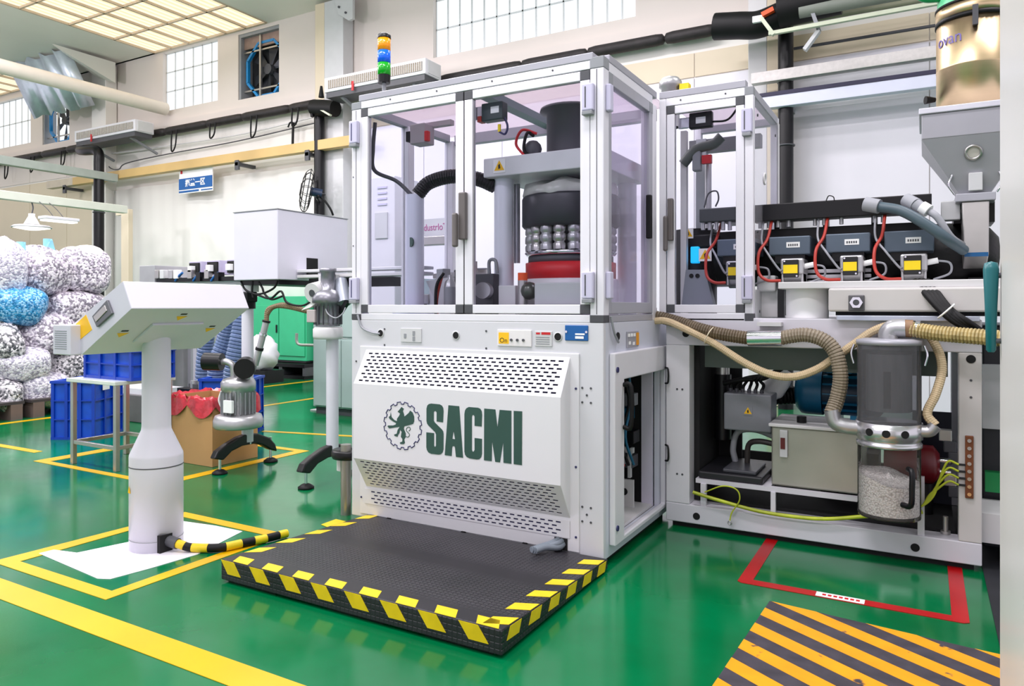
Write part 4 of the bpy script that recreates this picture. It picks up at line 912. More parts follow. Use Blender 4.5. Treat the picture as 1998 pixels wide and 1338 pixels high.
# ================================================================ extruder
ex = thing('extruder', (-.5, 4.6, 0), 'extruder on an open white steel frame with black barrel and heater boxes', 'extruder')
EY = 4.05; EX0, EX1 = -1.285, .234; EB = 5.3
M_fr = mat('frame_paint', 'D6D4DC', .4, var=.035, scale=2)
M_frw = mat('frame_paint_warm', 'CECAC8', .42, var=.05, scale=2)
box('sill_beam', M_fr, ex, EX0, EX1, EY, EY + .12, .03, .135, .005)
box('rear_sill', M_fr, ex, EX0, EX1, EB - .1, EB, .03, .135, .005)
box('floor_skirt', M_dark, ex, EX0 + .03, EX1 - .03, EY + .03, EB - .03, .0, .035)
lg = box('leg_panel', M_white, ex, EX0, -1.15, EY, EY + .1, .135, 1.03, .005)
box('leg', M_frw, ex, .14, EX1, EY, EY + .1, .135, 1.03, .005)
for x_ in (EX0, .14): box('leg', M_fr, ex, x_, x_ + .094, EB - .1, EB, .135, 1.03, .005)
box('top_beam', M_fr, ex, EX0, EX1, EY, EY + .12, 1.03, 1.185, .005); box('top_beam', M_fr, ex, EX0, EX1, EB - .12, EB, 1.03, 1.185, .005)
for x_ in (EX0, .114): box('cross_beam', M_fr, ex, x_, x_ + .12, EY + .12, EB - .12, 1.03, 1.185)
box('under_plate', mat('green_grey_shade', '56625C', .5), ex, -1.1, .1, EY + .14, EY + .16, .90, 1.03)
for x_, z_ in ((-1.22, .78), (-1.19, .78), (-1.22, .30), (-1.19, .30)): MB().cyl((x_, EY, z_), (x_, EY - .002, z_), .006, n=8).build('screw', M_dgrey, ex)
for x_, z_ in ((-1.17, 1.095), (.19, 1.0), (-1.11, .075), (-.04, .075)): MB().cyl((x_, EY, z_), (x_, EY - .002, z_), .02, n=14).build('frame_hole', M_dark, ex)
for z_ in (.82, .9): MB().cyl((.19, EY, z_), (.19, EY - .002, z_), .006, n=8).build('screw', M_dgrey, ex)
for z_, z2 in ((.82, .90), (.38, .46)): MB().tube([(EX0 + .0, EY - .01, z2), (EX0 + .02, EY - .025, z2 - .01), (EX0 + .02, EY - .025, z_), (EX0 + .0, EY - .01, z_ - .01)], .006, 6, 4).build('hinge_loop', M_blackp, ex)
# shelf, dark panels added to give the bay its shade as colour
box('bay_shade_side', M_dark, ex, -1.16, -1.12, EY + .1, 4.62, .14, 1.03); box('bay_shade_back', M_dark, ex, -1.12, -.98, 4.6, 4.62, .30, 1.0)
box('bay_shade_floor', M_dark, ex, -1.14, .13, EY + .12, 4.9, .136, .15)
box('bay_shade_back', M_dark, ex, -1.14, .13, 4.88, 4.9, .15, .31); box('bay_shade_back', mat('navy_bay', '15182A', .6), ex, -.06, .13, 4.7, 4.72, .15, .66)
mb = MB().slab([(-1.12, EY + .05, .262), (-.72, EY + .05, .262), (-.72, EY + .30, .262), (-1.12, EY + .30, .262)], (0, 0, 1), .02); mb.build('shelf_plate', M_fr, ex)
box('shelf_edge', M_fr, ex, -1.12, -.22, EY + .02, EY + .05, .258, .282)
for x_, w_ in ((-1.09, .03), (-.715, .024), (-.03, .03)): box('strut', M_fr, ex, x_, x_ + w_, EY + .01, EY + .035, .13, .258 if x_ < -.1 else .42)
tr = box('drip_tray', mat('tray_black', '1B1B20', .4), ex, -1.11, -.76, EY + .03, 4.55, .284, .325, .01); box('tray_lip', mat('tray_grey', '44454C', .4), tr, -.98, -.80, EY + .06, 4.4, .325, .345, .006)
# terminal box with cables
jb = box('terminal_box', mat('terminal_grey', '83858D', .42), ex, -1.0, -.74, 4.22, 4.40, .545, .755, .008)
warn_sign(ex, (-.865, 4.219, .66), .05, m=mat('terminal_grey', '83858D', .42))
for k in range(6):
    x_ = -.98 + .035 * k
    MB().cyl((x_, 4.3, .755), (x_, 4.3, .775), .011, n=10).build('cable_gland', M_dgrey, jb)
    MB().tube([(x_, 4.3, .77), (x_ + .01, 4.3, .80), (x_ * .5 - .40, 4.3 - .01 * k, .84), (-.72, 4.28, .88), (-.64, 4.28, .95)], .009, 6).build('power_cable', M_black, jb)
MB().tube([(-1.02, 4.3, .80), (-.9, 4.28, .83), (-.8, 4.28, .84), (-.72, 4.27, .89), (-.64, 4.27, .98)], .014, 8).build('power_cable', M_black, ex)
MB().cyl((-1.06, 4.45, .84), (-1.06, 4.45, .98), .04).build('pump_body', M_steel2, ex); MB().cyl((-1.06, 4.45, .45), (-1.06, 4.45, .84), .05).build('pump_leg', M_blackp, ex)
# blue motor
bm_ = thing('electric_motor', (-.55, 4.75, .0), 'petrol blue electric motor lying behind the ribbed grey hose', 'motor')
mA, mZ, mY = oy(1555, 770, 4.7).x, .74, 4.7
MB().lathe([(0, 0), (.10, 0), (.135, .03), (.14, .06), (.14, .15)], (mA, mY, mZ), (1, 0, 0)).build('fan_cowl', M_petrol, bm_)
MB().lathe([(.118, .15), (.118, .38)], (mA, mY, mZ), (1, 0, 0)).build('stator_body', mat('motor_dark_blue', '0A2B40', .4), bm_)
for k in range(14):
    t_ = 2 * math.pi * k / 14
    MB().obox((mA + .265, mY + .122 * math.cos(t_), mZ + .122 * math.sin(t_)), .22, .008, .02, Matrix.Rotation(t_ - math.pi / 2, 3, 'X')).build('cooling_fin', M_petrol, bm_)
MB().lathe([(.0, .38), (.13, .38), (.13, .45), (.09, .48), (.0, .48)], (mA, mY, mZ), (1, 0, 0)).build('end_shield', M_petrol, bm_)
box('terminal_housing', M_petrol, bm_, mA + .17, mA + .31, mY - .08, mY + .06, mZ + .115, mZ + .24, .008)
for x_ in (mA + .2, mA + .34): box('motor_foot', M_petrol, bm_, x_, x_ + .05, mY - .11, mY + .11, .41, mZ - .11)
box('motor_stand', M_dark, bm_, mA + .15, mA + .45, mY - .15, mY + .12, .15, .42)
MB().tube([oy(1495, 770, 4.65), oy(1520, 772, 4.65), oy(1556, 770, 4.68)], .055, 12, rib=.006, pitch=.02).build('intake_hose', M_black, bm_)
MB().lathe([(.04, 0), (.07, .05), (.07, .14), (.05, .2)], oy(1497, 775, 4.6), (.5, .1, .8)).build('filter_bowl', M_wlab, bm_)
# steel tank box
tk = thing('steel_tank', (-.6, 4.3, 0), 'brushed steel box tank with red level gauge under the extruder', 'tank')
tx0, tx1 = oy(1505, 0, 4.12).x, oy(1682, 0, 4.12).x
box('tank_body', mat('dull_steel', 'A8A79C', .35, .55, var=.1, scale=3), tk, tx0, tx1, 4.12, 4.5, .283, .60, .008)
ld = box('tank_lid', M_offw, tk, tx0 - .012, tx1 + .008, 4.105, 4.52, .60, .617, .003)
MB().cyl((tx0 + .14, 4.22, .617), (tx0 + .14, 4.22, .65), .025, n=12).build('lid_knob', M_black, ld); box('lid_bracket', M_petrol, ld, tx0 + .38, tx0 + .41, 4.22, 4.25, .617, .67)
gp = box('level_gauge', M_grey, tk, tx0 + .045, tx0 + .085, 4.105, 4.12, .44, .585, .003)
box('gauge_glass', mat('gauge_red', '5E0C12', .3), gp, tx0 + .05, tx0 + .073, 4.102, 4.105, .485, .545)
MB().tube([(tx0 - .0, 4.3, .51), (tx0 - .12, 4.3, .545), (tx0 - .22, 4.32, .52), (tx0 - .25, 4.33, .42), (tx0 - .24, 4.34, .345)], .018, 8).build('tank_pipe', M_gwire, tk)
MB().tube([(tx0 - .0, 4.3, .47), (tx0 - .10, 4.3, .48), (tx0 - .16, 4.32, .45), (tx0 - .17, 4.33, .345)], .016, 8).build('tank_pipe', mat('dark_pipe', '3E3A38', .5), tk)
# red motor and clutter right of the canister
rm = thing('red_motor', (.0, 4.55, .15), 'dark red motor half hidden behind the clear granule canister', 'motor')
pr_ = oy(1808, 905, 4.45)
MB().lathe([(0, -.2), (.09, -.2), (.1, -.15), (.1, .03), (.06, .06), (0, .06)], pr_, (1, 0, 0)).build('motor_body', mat('oxblood', '6E0F1A', .35), rm)
for k in (-1, 1): MB().cyl(pr_ + Vector((.06, -.02, .03 * k)), pr_ + Vector((.11, -.02, .03 * k)), .014).build('hose_stub', M_chrome, rm)
MB().cyl(pr_ + Vector((0, 0, -.1)), Vector((pr_.x, pr_.y, .15)), .03).build('motor_stand', M_blackp, rm)
MB().cyl((oy(1845, 0, 4.15).x, 4.15, .136), (oy(1845, 0, 4.15).x, 4.15, .22), .012).build('levelling_bolt', M_steel2, ex); MB().cyl((oy(1845, 0, 4.15).x, 4.15, .136), (oy(1845, 0, 4.15).x, 4.15, .15), .022).build('levelling_nut', M_steel2, ex)
for k in range(6):
    q = oy(1845 + 9 * (k % 3), 850 + 22 * k, 4.5); box('bay_valve', random.choice((M_steel2, M_dgrey, M_petrol, M_blackp)), ex, q.x - .03, q.x + .03, 4.5, 4.56, q.z - .03, q.z + .03, .005)
# earthing bar on the right leg
eb = box('earth_bar', mat('copper', '7B4A30', .4, .5, var=.15), ex, .166, .2, EY - .012, EY - .002, .345, .64, .003)
for k in range(8): MB().cyl((.183, EY - .012, .365 + k * .036), (.183, EY - .018, .365 + k * .036), .009, n=8).build('bar_screw', M_chrome, eb)
for k in range(4):
    z_ = .405 + .032 * k
    box('wire_lug', M_ink, eb, .14, .168, EY - .016, EY - .01, z_ - .005, z_ + .005)
    MB().tube([(.14, EY - .014, z_), (.10, EY - .015, z_ + .012), (.05 + .008 * k, EY - .01, .40 + .03 * (k - 1)), (.02 + .006 * k, EY - .008, .34), (-.01, EY - .012, .285), (-.06, EY - .02, .265)], .0055, 6).build('earth_wire', M_gy, eb)
ew = MB().tube([oy(1352, 960, 4.03), oy(1400, 975, 4.03), oy(1480, 997, 4.03), oy(1560, 1009, 4.03), oy(1620, 1012, 4.03), oy(1690, 1007, 4.03), oy(1760, 1004, 4.03), oy(1800, 998, 4.03)], .010, 8).build('earth_cable', M_gy, None, label='yellow green earth cable sagging across the extruder base opening', cat='cable')
MB().tube([oy(1375, 960, 4.02), oy(1410, 948, 4.02), oy(1437, 955, 4.02), oy(1443, 975, 4.02), oy(1428, 1000, 4.02), oy(1424, 1015, 4.02)], .004, 6).build('loose_wire', M_gy, None, label='thin loose earth wire with a ring lug hanging on the sill', cat='wire')
MB().torus(oy(1424, 1020, 4.02), (0, 1, 0), .009, .0035, 12, 6).build('ring_lug', M_steel2, bpy.data.objects['loose_wire'])
# ---- bed plates on the frame
bd = box('bed_plate', M_frw, ex, oy(1616, 0, 4.0).x, .40, 4.0, 4.9, oy(1640, 608, 4.0).z, oy(1640, 562, 4.0).z, .01)
box('bed_top', M_offw, ex, oy(1520, 0, 4.06).x, .40, 4.03, 4.9, oy(1640, 562, 4.0).z, oy(1640, 548, 4.0).z, .004)
box('bed_gap', M_dark, ex, oy(1630, 0, 4.02).x, .38, 4.03, 4.8, 1.203, 1.222)
box('slide_rail', mat('bluish_rail', 'B9C0CE', .3, .5), ex, oy(1632, 0, 4.0).x, oy(1912, 0, 4.0).x, 4.0, 4.2, 1.178, 1.203, .003)
nb = box('nut_plate', mat('nut_plate_dark', '5C5B5E', .4), ex, oy(1655, 0, 3.99).x, oy(1687, 0, 3.99).x, 3.99, 4.0, 1.225, 1.305, .006)
nc = oy(1671, 590, 3.985); MB().cyl(nc, nc + Vector((0, -.02, 0)), .03, n=6).build('nut', M_chrome, nb); MB().cyl(nc + Vector((0, -.02, 0)), nc + Vector((0, -.022, 0)), .015, n=12).build('nut_bore', M_dgrey, nb)
MB().cyl((oy(1575, 0, 4.2).x, 4.2, 1.186), (oy(1575, 0, 4.2).x, 4.2, 1.345), .108, n=28).build('support_drum', M_wlab, ex)
box('support_post', M_blackp, ex, oy(1517, 0, 4.2).x, oy(1530, 0, 4.2).x, 4.2, 4.24, 1.186, 1.345)
box('bearing_block', M_grey, ex, oy(1475, 0, 4.2).x, oy(1512, 0, 4.2).x, 4.22, 4.32, 1.33, 1.42, .01)
box('bearing_plate', M_offw, ex, oy(1472, 0, 4.2).x, oy(1516, 0, 4.2).x, 4.26, 4.3, 1.186, 1.34, .004)
for k in range(3): box('slide_bar', M_alu, ex, oy(1560, 0, 4.4).x, oy(1700, 0, 4.4).x, 4.38, 4.42, 1.375 + k * .03, 1.395 + k * .03, .003)
# ---- barrel
BYc, BZ, BR = 4.62, 1.535, .165
MB().lathe([(0, -1.22), (BR * .9, -1.22), (BR, -1.19), (BR, .12), (BR * .96, .22), (BR * .8, .30), (BR * .5, .34), (0, .35)], (0, BYc, BZ), (1, 0, 0), 32).build('barrel_jacket', mat('barrel_black', '08080B', .45, .1, var=.3, scale=10, bump=.15), ex)
box('barrel_guard', M_blackp, ex, -1.27, -.02, 4.46, 4.50, 1.60, 1.70, .006)
for x_ in (-.55, -.1, .25): box('barrel_saddle', M_blackp, ex, x_ - .05, x_ + .05, 4.5, 4.74, 1.34, 1.40)
MB().cyl((-1.24, 4.5, 1.2), (-1.24, 4.5, 1.72), .13, n=24).build('die_head', M_blackp, ex)
box('die_block', M_blackp, ex, -1.285, -1.08, 4.36, 4.66, 1.60, 1.68, .01)
sgn = oy(1312, 456, 4.35)
o = box('instruction_label', M_wlab, ex, sgn.x - .05, sgn.x + .02, 4.352, 4.36, sgn.z - .028, sgn.z + .03); MB().cyl((sgn.x - .012, 4.352, sgn.z), (sgn.x - .012, 4.350, sgn.z), .022, n=18).build('label_disc', mat('mandatory_blue', '2038C8', .5), o)
warn_sign(ex, (oy(1342, 456, 4.35).x, 4.36, oy(1342, 455, 4.35).z), .062); warn_sign(ex, (oy(1376, 500, 4.3).x, 4.3, oy(1376, 497, 4.3).z), .075)
MB().slab([oy(1338, 526, 4.25), oy(1375, 526, 4.25), oy(1392, 594, 4.25), oy(1330, 594, 4.25)], (0, 1, 0), .06).build('head_bracket', mat('bracket_grey', '878C94', .4, .2), ex)
for px_ in (1349, 1361): q = oy(px_, 538, 4.249); MB().cyl(q, q + Vector((0, -.004, 0)), .013, n=12).build('bracket_bore', M_dark, ex)
lz = oy(1355, 497, 4.34); box('pilot_lamp', mat('cyan_lamp', '19A8E0', .3, emit=1.2), ex, lz.x - .025, lz.x + .025, 4.34, 4.38, lz.z - .05, lz.z + .05, .006)
# wiring trough above the barrel
th = thing('wiring_trough', (-.4, 4.3, 1.75), 'long black wiring trough above the heater boxes', 'cable trough')
zt0, zt1 = oy(1640, 423, 4.3).z, oy(1640, 389, 4.3).z
box('trough_body', M_blackp, th, -.86, oy(1818, 0, 4.3).x, 4.30, 4.42, zt0, zt1, .004)
for px_ in (1500, 1600, 1700, 1790): q = oy(px_, 0, 4.3); box('trough_arm', M_blackp, th, q.x - .015, q.x + .015, 4.42, 4.62, zt0 + .02, zt0 + .05); box('trough_stay', M_blackp, th, q.x - .015, q.x + .015, 4.56, 4.62, 1.66, zt0 + .05)
for px_ in (1480, 1497, 1515, 1536, 1588, 1606, 1640, 1705, 1722): q = oy(px_, 0, 4.3); MB().cyl((q.x, 4.35, zt0), (q.x, 4.35, zt0 - .035), .011, n=10).build('trough_gland', M_alc, th)
MB().tube([oy(1612, 391, 4.3), oy(1617, 382, 4.3), oy(1626, 384, 4.3), oy(1628, 391, 4.3)], .003, 6).build('loose_loop', M_black, th)
tb = thing('valve_box', (-1.06, 4.2, 1.7), 'dark grey valve box inside the narrow glazed guard', 'box')
vz0, vz1 = oy(1400, 432, 4.22).z, oy(1400, 405, 4.22).z
box('box_body', mat('valve_grey', '3A3E40', .45), tb, oy(1364, 0, 4.22).x, oy(1436, 0, 4.22).x, 4.22, 4.32, vz0, vz1, .006)
MB().tube([oy(1374, 405, 4.25), oy(1382, 378, 4.25), oy(1398, 373, 4.25), oy(1402, 388, 4.25), oy(1396, 403, 4.25)], .005, 6).build('box_loop', M_dgrey, tb)
for k in range(5): q = oy(1372 + 13 * k, 432, 4.25); MB().cyl(q, q + Vector((0, 0, -.05)), .012, n=10).build('box_gland', M_alc, tb)
box('box_arm', M_blackp, tb, oy(1400, 0, 4.25).x, oy(1412, 0, 4.25).x, 4.3, 4.6, vz0 + .01, vz0 + .03)
# ---- heater boxes with blowers
def heater(px0, px1, py0, py1, fx0, fx1, fy0, fy1, lab, partial=False):
    Yh = 4.24; a, b_ = oy(px0, py1, Yh), oy(px1, py0, Yh)
    h = thing('heater_blower', (a.x, Yh, a.z), lab, 'blower', 'heater blowers under the trough')
    hb = box('heater_box', M_slate, h, a.x, b_.x, Yh, 4.48, a.z, b_.z, .006)
    c0 = (a.x + b_.x) / 2; box('box_label', M_wlab, hb, c0 - .035 + .02, c0 + .055, Yh - .002, Yh, (a.z + b_.z) / 2 - .012, (a.z + b_.z) / 2 + .018)
    for i in range(5): box('label_print', M_dgrey, hb, c0 - .006 + .011 * i, c0 + .001 + .011 * i, Yh - .003, Yh - .002, (a.z + b_.z) / 2 - .004, (a.z + b_.z) / 2 + .008)
    box('box_neck', M_blackp, h, a.x + .03, b_.x - .03, Yh + .02, 4.44, a.z - .045, a.z)
    f0, f1 = oy(fx0, fy1, Yh - .06), oy(fx1, fy0, Yh - .06)
    MB().cyl((f0.x, (Yh - .06 + 4.36) / 2, (f0.z + f1.z) / 2 - .01), (f1.x, (Yh - .06 + 4.36) / 2, (f0.z + f1.z) / 2 - .01), .075, n=22).build('blower_scroll', M_alc, h)
    box('blower_housing', M_alc, h, f0.x - .004, f1.x + .004, Yh - .06, 4.34, (f0.z + f1.z) / 2 - .02, f1.z, .01)
    for s in (0, 1): box('blower_foot', M_alc, h, (f0.x if s == 0 else f1.x - .012), (f0.x + .012 if s == 0 else f1.x), Yh - .05, 4.3, f0.z, f0.z + .06, .003)
    bc = box('fan_cover', M_ink, h, f0.x + .012, f1.x - .022, Yh - .075, Yh - .058, f1.z - .105, f1.z - .008, .004)
    box('yellow_label', M_yel, bc, f0.x + .014, f1.x - .026, Yh - .077, Yh - .075, f1.z - .082, f1.z - .036)
    for sx, sz in ((f0.x + .02, f1.z - .016), (f1.x - .03, f1.z - .097)): MB().cyl((sx, Yh - .075, sz), (sx, Yh - .079, sz), .005, n=8).build('cover_screw', M_chrome, bc)
    MB().cyl((f1.x, Yh - .03, f1.z - .045), (f1.x + .05, Yh - .03, f1.z - .035), .015, n=10).build('plug', M_wlab, h)
    MB().tube([(f1.x + .045, Yh - .03, f1.z - .036), (f1.x + .10, Yh - .04, f1.z - .05), (f1.x + .10, Yh - .03, f1.z - .10), (f1.x + .03, Yh - .02, f1.z - .13)], .006, 6).build('plug_lead', M_gwire, h)
    tx = a.x + .01
    MB().tube([(tx - .01, 4.33, zt0), (tx - .02, 4.25, a.z + .09), (tx - .05, 4.17, a.z + .01), (tx - .045, 4.14, f0.z + .06), (tx + .0, 4.13, f0.z + .015), (f0.x + .0, 4.16, f0.z + .012)], .0085, 8).build('red_lead', M_rwire, h)
    MB().tube([(tx - .055, 4.33, zt0), (tx - .05, 4.25, a.z + .08), (tx - .0, 4.17, a.z + .0), (f0.x - .01, 4.17, f0.z + .075), (f0.x + .005, 4.18, f0.z + .07)], .006, 6).build('white_lead', M_gwire, h)
heater(1500, 1581, 459, 498, 1524, 1567, 503, 552, 'heater blower nearest the glazed guard outside its glass')
heater(1611, 1698, 453, 493, 1640, 1683, 497, 550, 'middle of the three heater blowers outside the guard')
heater(1725, 1823, 447, 492, 1758, 1808, 494, 549, 'largest heater blower beside the steel feed chute')
heater(1399, 1475, 464, 500, 1417, 1460, 508, 556, 'heater blower partly behind the glazed guard door')
# conduits with grey connectors
def conduit(pts, r, m, lab, cons):
    t = thing('power_conduit', pts[0], lab, 'conduit')
    MB().tube(pts, r, 12).build('conduit_hose', m, t)
    for a, b_, rr, mm in cons: MB().cyl(a, b_, rr, n=18).build('connector', mm, t)
conduit([oy(1715, 403, 4.16), oy(1760, 412, 4.12), oy(1810, 440, 4.1), oy(1850, 468, 4.12), oy(1880, 488, 4.25)], .026, mat('conduit_slate', '4A5C66', .45), 'slate conduit with grey plug slanting to the feed chute', [(oy(1688, 398, 4.18), oy(1716, 403, 4.16), .037, M_gwire)])
conduit([oy(1812, 412, 4.14), oy(1830, 425, 4.12), oy(1855, 462, 4.14), oy(1878, 478, 4.3)], .017, M_gwire, 'thin grey conduit with white nut behind the feed chute', [(oy(1768, 390, 4.2), oy(1788, 400, 4.16), .034, M_gwire), (oy(1786, 398, 4.16), oy(1800, 408, 4.15), .03, M_gwire), (oy(1798, 404, 4.15), oy(1812, 412, 4.14), .032, M_wlab)])
t = thing('cable_bundle', (.0, 4.0, 1.3), 'thick black cable bundle dropping from the last heater blower', 'cable')
for k in range(4):
    MB().tube([oy(1786 + 8 * k, 548, 4.14), oy(1805 + 8 * k, 572, 4.0), oy(1835 + 7 * k, 605, 3.94), oy(1870 + 8 * k, 632, 3.92), oy(1935, 660, 3.95 + .03 * k)], .015, 8).build('cable', M_black, t)
MB().torus(oy(1846, 607, 3.94), (.7, 0, -.7), .045, .004).build('cable_tie', M_wlab, t)
# ---- feed hopper and loader
HYc = 4.5; hc = oy(1899, 0, HYc).x
hp_ = thing('feed_hopper', (hc, HYc, 1.5), 'grey sheet metal feed hopper with round sight glass', 'hopper')
hz = lambda py: oy(1899, py, HYc - .24).z
hw = .235
M_hop = mat('hopper_grey', 'A5A5AC', .4, .35, var=.04)
zt_, zm, zb_ = hz(212), hz(262), hz(374)
box('hopper_rim', mat('hopper_rim', 'D8D6E2', .4), hp_, hc - hw - .012, hc + hw + .012, HYc - hw - .012, HYc + hw + .012, zt_, zt_ + .03, .004)
box('hopper_top', M_hop, hp_, hc - hw, hc + hw, HYc - hw, HYc + hw, zm, zt_, .004)
mb = MB(); q = .065
vv = [(hc - hw, HYc - hw, zm), (hc + hw, HYc - hw, zm), (hc + hw, HYc + hw, zm), (hc - hw, HYc + hw, zm), (hc - q, HYc - q - .08, zb_), (hc + q, HYc - q - .08, zb_), (hc + q, HYc + q, zb_), (hc - q, HYc + q, zb_)]
mb.add(vv, [(0, 1, 5, 4), (1, 2, 6, 5), (2, 3, 7, 6), (3, 0, 4, 7), (4, 5, 6, 7), (3, 2, 1, 0)]); mb.build('hopper_cone', M_hop, hp_)
fn = (Vector(vv[1]) - Vector(vv[0])).cross(Vector(vv[4]) - Vector(vv[0])).normalized(); fn = fn if fn.y < 0 else -fn
wc = oy(1899, 297, HYc - hw + (zm - hz(297)) / (zm - zb_) * (hw - q - .08) - .0)
MB().lathe([(.026, .0), (.04, .0), (.04, .012), (.03, .016), (.026, .008)], wc, fn, 24).build('sight_rim', M_steel2, hp_); MB().cyl(wc + fn * .004, wc + fn * .007, .029, n=20).build('sight_glass', mat('granule_window', 'CFCBC2', .3), hp_)
gp_ = oy(1899, 350, HYc - .2); MB().obox((hc, HYc - .19, hz(352)), .06, .03, .09).build('slide_plate', M_grey, hp_, .004)
for s in (-1, 1): MB().tube([(hc + s * .1, HYc - .18, hz(335)), (hc + s * .115, HYc - .19, hz(355)), (hc + s * .09, HYc - .18, hz(374))], .005, 6).build('hopper_clip', M_chrome, hp_)
box('flange', M_alug, hp_, hc - .085, hc + .085, HYc - .2, HYc + .08, hz(390), zb_, .004)
mb = MB(); ca, cb = hz(390), hz(482)
vv = [(hc - .058, HYc - .19, ca), (hc + .058, HYc - .19, ca), (hc + .058, HYc - .03, ca), (hc - .058, HYc - .03, ca), (hc - .05, HYc - .24, cb), (hc + .054, HYc - .24, cb), (hc + .054, HYc - .05, cb - .10), (hc - .05, HYc - .05, cb - .10)]
vv[4:6] = [(hc - .05, HYc - .22, hz(498)), (hc + .054, HYc - .22, hz(498))]
mb.add(vv, [(0, 1, 5, 4), (1, 2, 6, 5), (2, 3, 7, 6), (3, 0, 4, 7), (4, 5, 6, 7), (3, 2, 1, 0)]); mb.build('feed_chute', M_steel2, hp_, .006)
box('chute_window', mat('chute_blue', '1E5A8C', .2), hp_, hc - .048, hc + .052, HYc - .225, HYc - .215, hz(500), hz(492))
box('level_sensor', M_grey, hp_, oy(1836, 0, 4.4).x, oy(1874, 0, 4.4).x, 4.38, 4.46, oy(1850, 430, 4.4).z, oy(1850, 393, 4.4).z, .005)
box('sensor_arm', M_grey, hp_, oy(1870, 0, 4.4).x, hc - .05, 4.40, 4.43, oy(1850, 415, 4.4).z, oy(1850, 410, 4.4).z)
box('feed_throat', M_blackp, hp_, hc - .09, hc + .09, HYc - .06, HYc + .2, 1.68, 1.80)
ldr = thing('vacuum_loader', (hc, HYc, zt_), 'polished steel drum loader with green lid on the hopper', 'loader')
lz0, lz1 = zt_ + .03, oy(1899, 28, HYc - .16).z; LR = .168
MB().lathe([(0, 0), (LR, 0), (LR, lz1 - lz0 - .24), (LR + .0015, lz1 - lz0 - .238), (LR + .0015, lz1 - lz0 - .232), (LR, lz1 - lz0 - .23), (LR, lz1 - lz0), (0, lz1 - lz0)], (hc, HYc, lz0), n=48).build('drum', M_steel, ldr)
MB().lathe([(LR, 0), (LR + .006, .0), (LR + .006, .02), (LR, .02)], (hc, HYc, lz1), n=48).build('black_seal', M_black, ldr)
MB().lathe([(LR, 0), (LR + .003, .0), (LR + .003, .06), (LR, .06)], (hc, HYc, lz1 + .02), n=48).build('collar', M_steel, ldr)
MB().lathe([(LR, 0), (LR + .006, .0), (LR + .006, .012), (LR, .012)], (hc, HYc, lz1 + .08), n=48).build('black_seal', M_black, ldr)
MB().lathe([(LR - .005, 0), (LR - .005, .09), (.1, .14), (0, .14)], (hc, HYc, lz1 + .092), n=40).build('lid', mat('lid_green', '5FC58E', .35), ldr)
MB().tube([(hc - LR + .02, HYc - .05, lz1 + .16), (hc - LR - .06, HYc - .05, lz1 + .18), (hc - LR - .1, HYc - .05, lz1 + .26)], .03, 10).build('lid_pipe', mat('valve_green', '0BA25A', .35), ldr)
MB().obox((hc + .0, HYc - LR - .012, lz1 - .01), .025, .02, .1).build('clamp', M_dgrey, ldr)
MB().cyl((hc - LR - .005, HYc - .06, lz0 + .08), (hc - LR - .05, HYc - .08, lz0 + .08), .012, .022, n=12).build('clamp_knob', M_black, ldr)
# lettering wrapped round the drum
cu = text_part('drum_lettering', 'ovan', .085, mat('violet_print', '6F63A8', .5), ldr, T(0, 0, 0), .0008, .9)
for v in cu.data.vertices:
    a = math.radians(-134) + v.co.x / LR; r_ = LR + .0012 + v.co.z
    v.co = Vector((hc + r_ * math.cos(a), HYc + r_ * math.sin(a), lz1 - .095 + v.co.y))
# ---- granule separator canister
cn = thing('granule_canister', (-.15, 3.92, .25), 'clear granule canister with metal ring and white granules inside', 'canister')
kx, ky, kr = oy(1734, 0, 3.92).x, 3.92, .138
kz = lambda py: oy(1734, py, ky).z
M_smoke = clear_mat('smoked_acrylic', 'C4C4C8', .15, .05, .3, '8C8C90')
M_acr = clear_mat('clear_acrylic', 'F2F0EE', .12, .03, .06, 'C4C0BA')
MB().lathe([(kr, kz(672)), (kr, kz(822))], (kx, ky, 0), n=40).build('filter_bowl', M_smoke, cn)
MB().lathe([(kr * .72, kz(800)), (kr * .72, kz(690))], (kx, ky, 0), n=32).build('filter_mesh', mat('filter_grey', '77797C', .6, var=.2, scale=40, stretch=(1, 1, .1)), cn)
box('filter_slot', M_dark, cn, kx - .018, kx + .012, ky - kr * .72 - .006, ky - kr * .72 + .01, kz(792), kz(722))
MB().lathe([(0, kz(672)), (kr + .004, kz(672)), (kr + .004, kz(663)), (kr - .03, kz(660)), (0, kz(660))], (kx, ky, 0), n=40).build('lid', M_alug, cn)
MB().lathe([(.0, kz(822)), (kr + .006, kz(822)), (kr + .006, kz(852)), (kr - .002, kz(854)), (kr - .002, kz(860)), (kr + .004, kz(861)), (kr + .004, kz(868)), (.0, kz(868))], (kx, ky, 0), n=40).build('ring_collar', mat('turned_aluminium', 'CFCFD2', .25, .8, var=.05), cn)
for k, a in enumerate((-158, -122, -92, -60, -30, -10)):
    a = math.radians(a); p = Vector((kx + (kr + .004) * math.cos(a), ky + (kr + .004) * math.sin(a), kz(838))); d_ = Vector((math.cos(a), math.sin(a), 0))
    if k in (1, 2, 3): MB().cyl(p, p + d_ * .004, .018, n=16).build('collar_hole', M_dark, cn)
MB().lathe([(kr - .002, kz(1003)), (kr - .002, kz(868))], (kx, ky, 0), n=40).build('collecting_bowl', M_acr, cn)
MB().lathe([(0, kz(1004)), (kr - .002, kz(1004)), (kr - .002, kz(998)), (0, kz(998))], (kx, ky, 0), n=40).build('bowl_bottom', M_acr, cn)
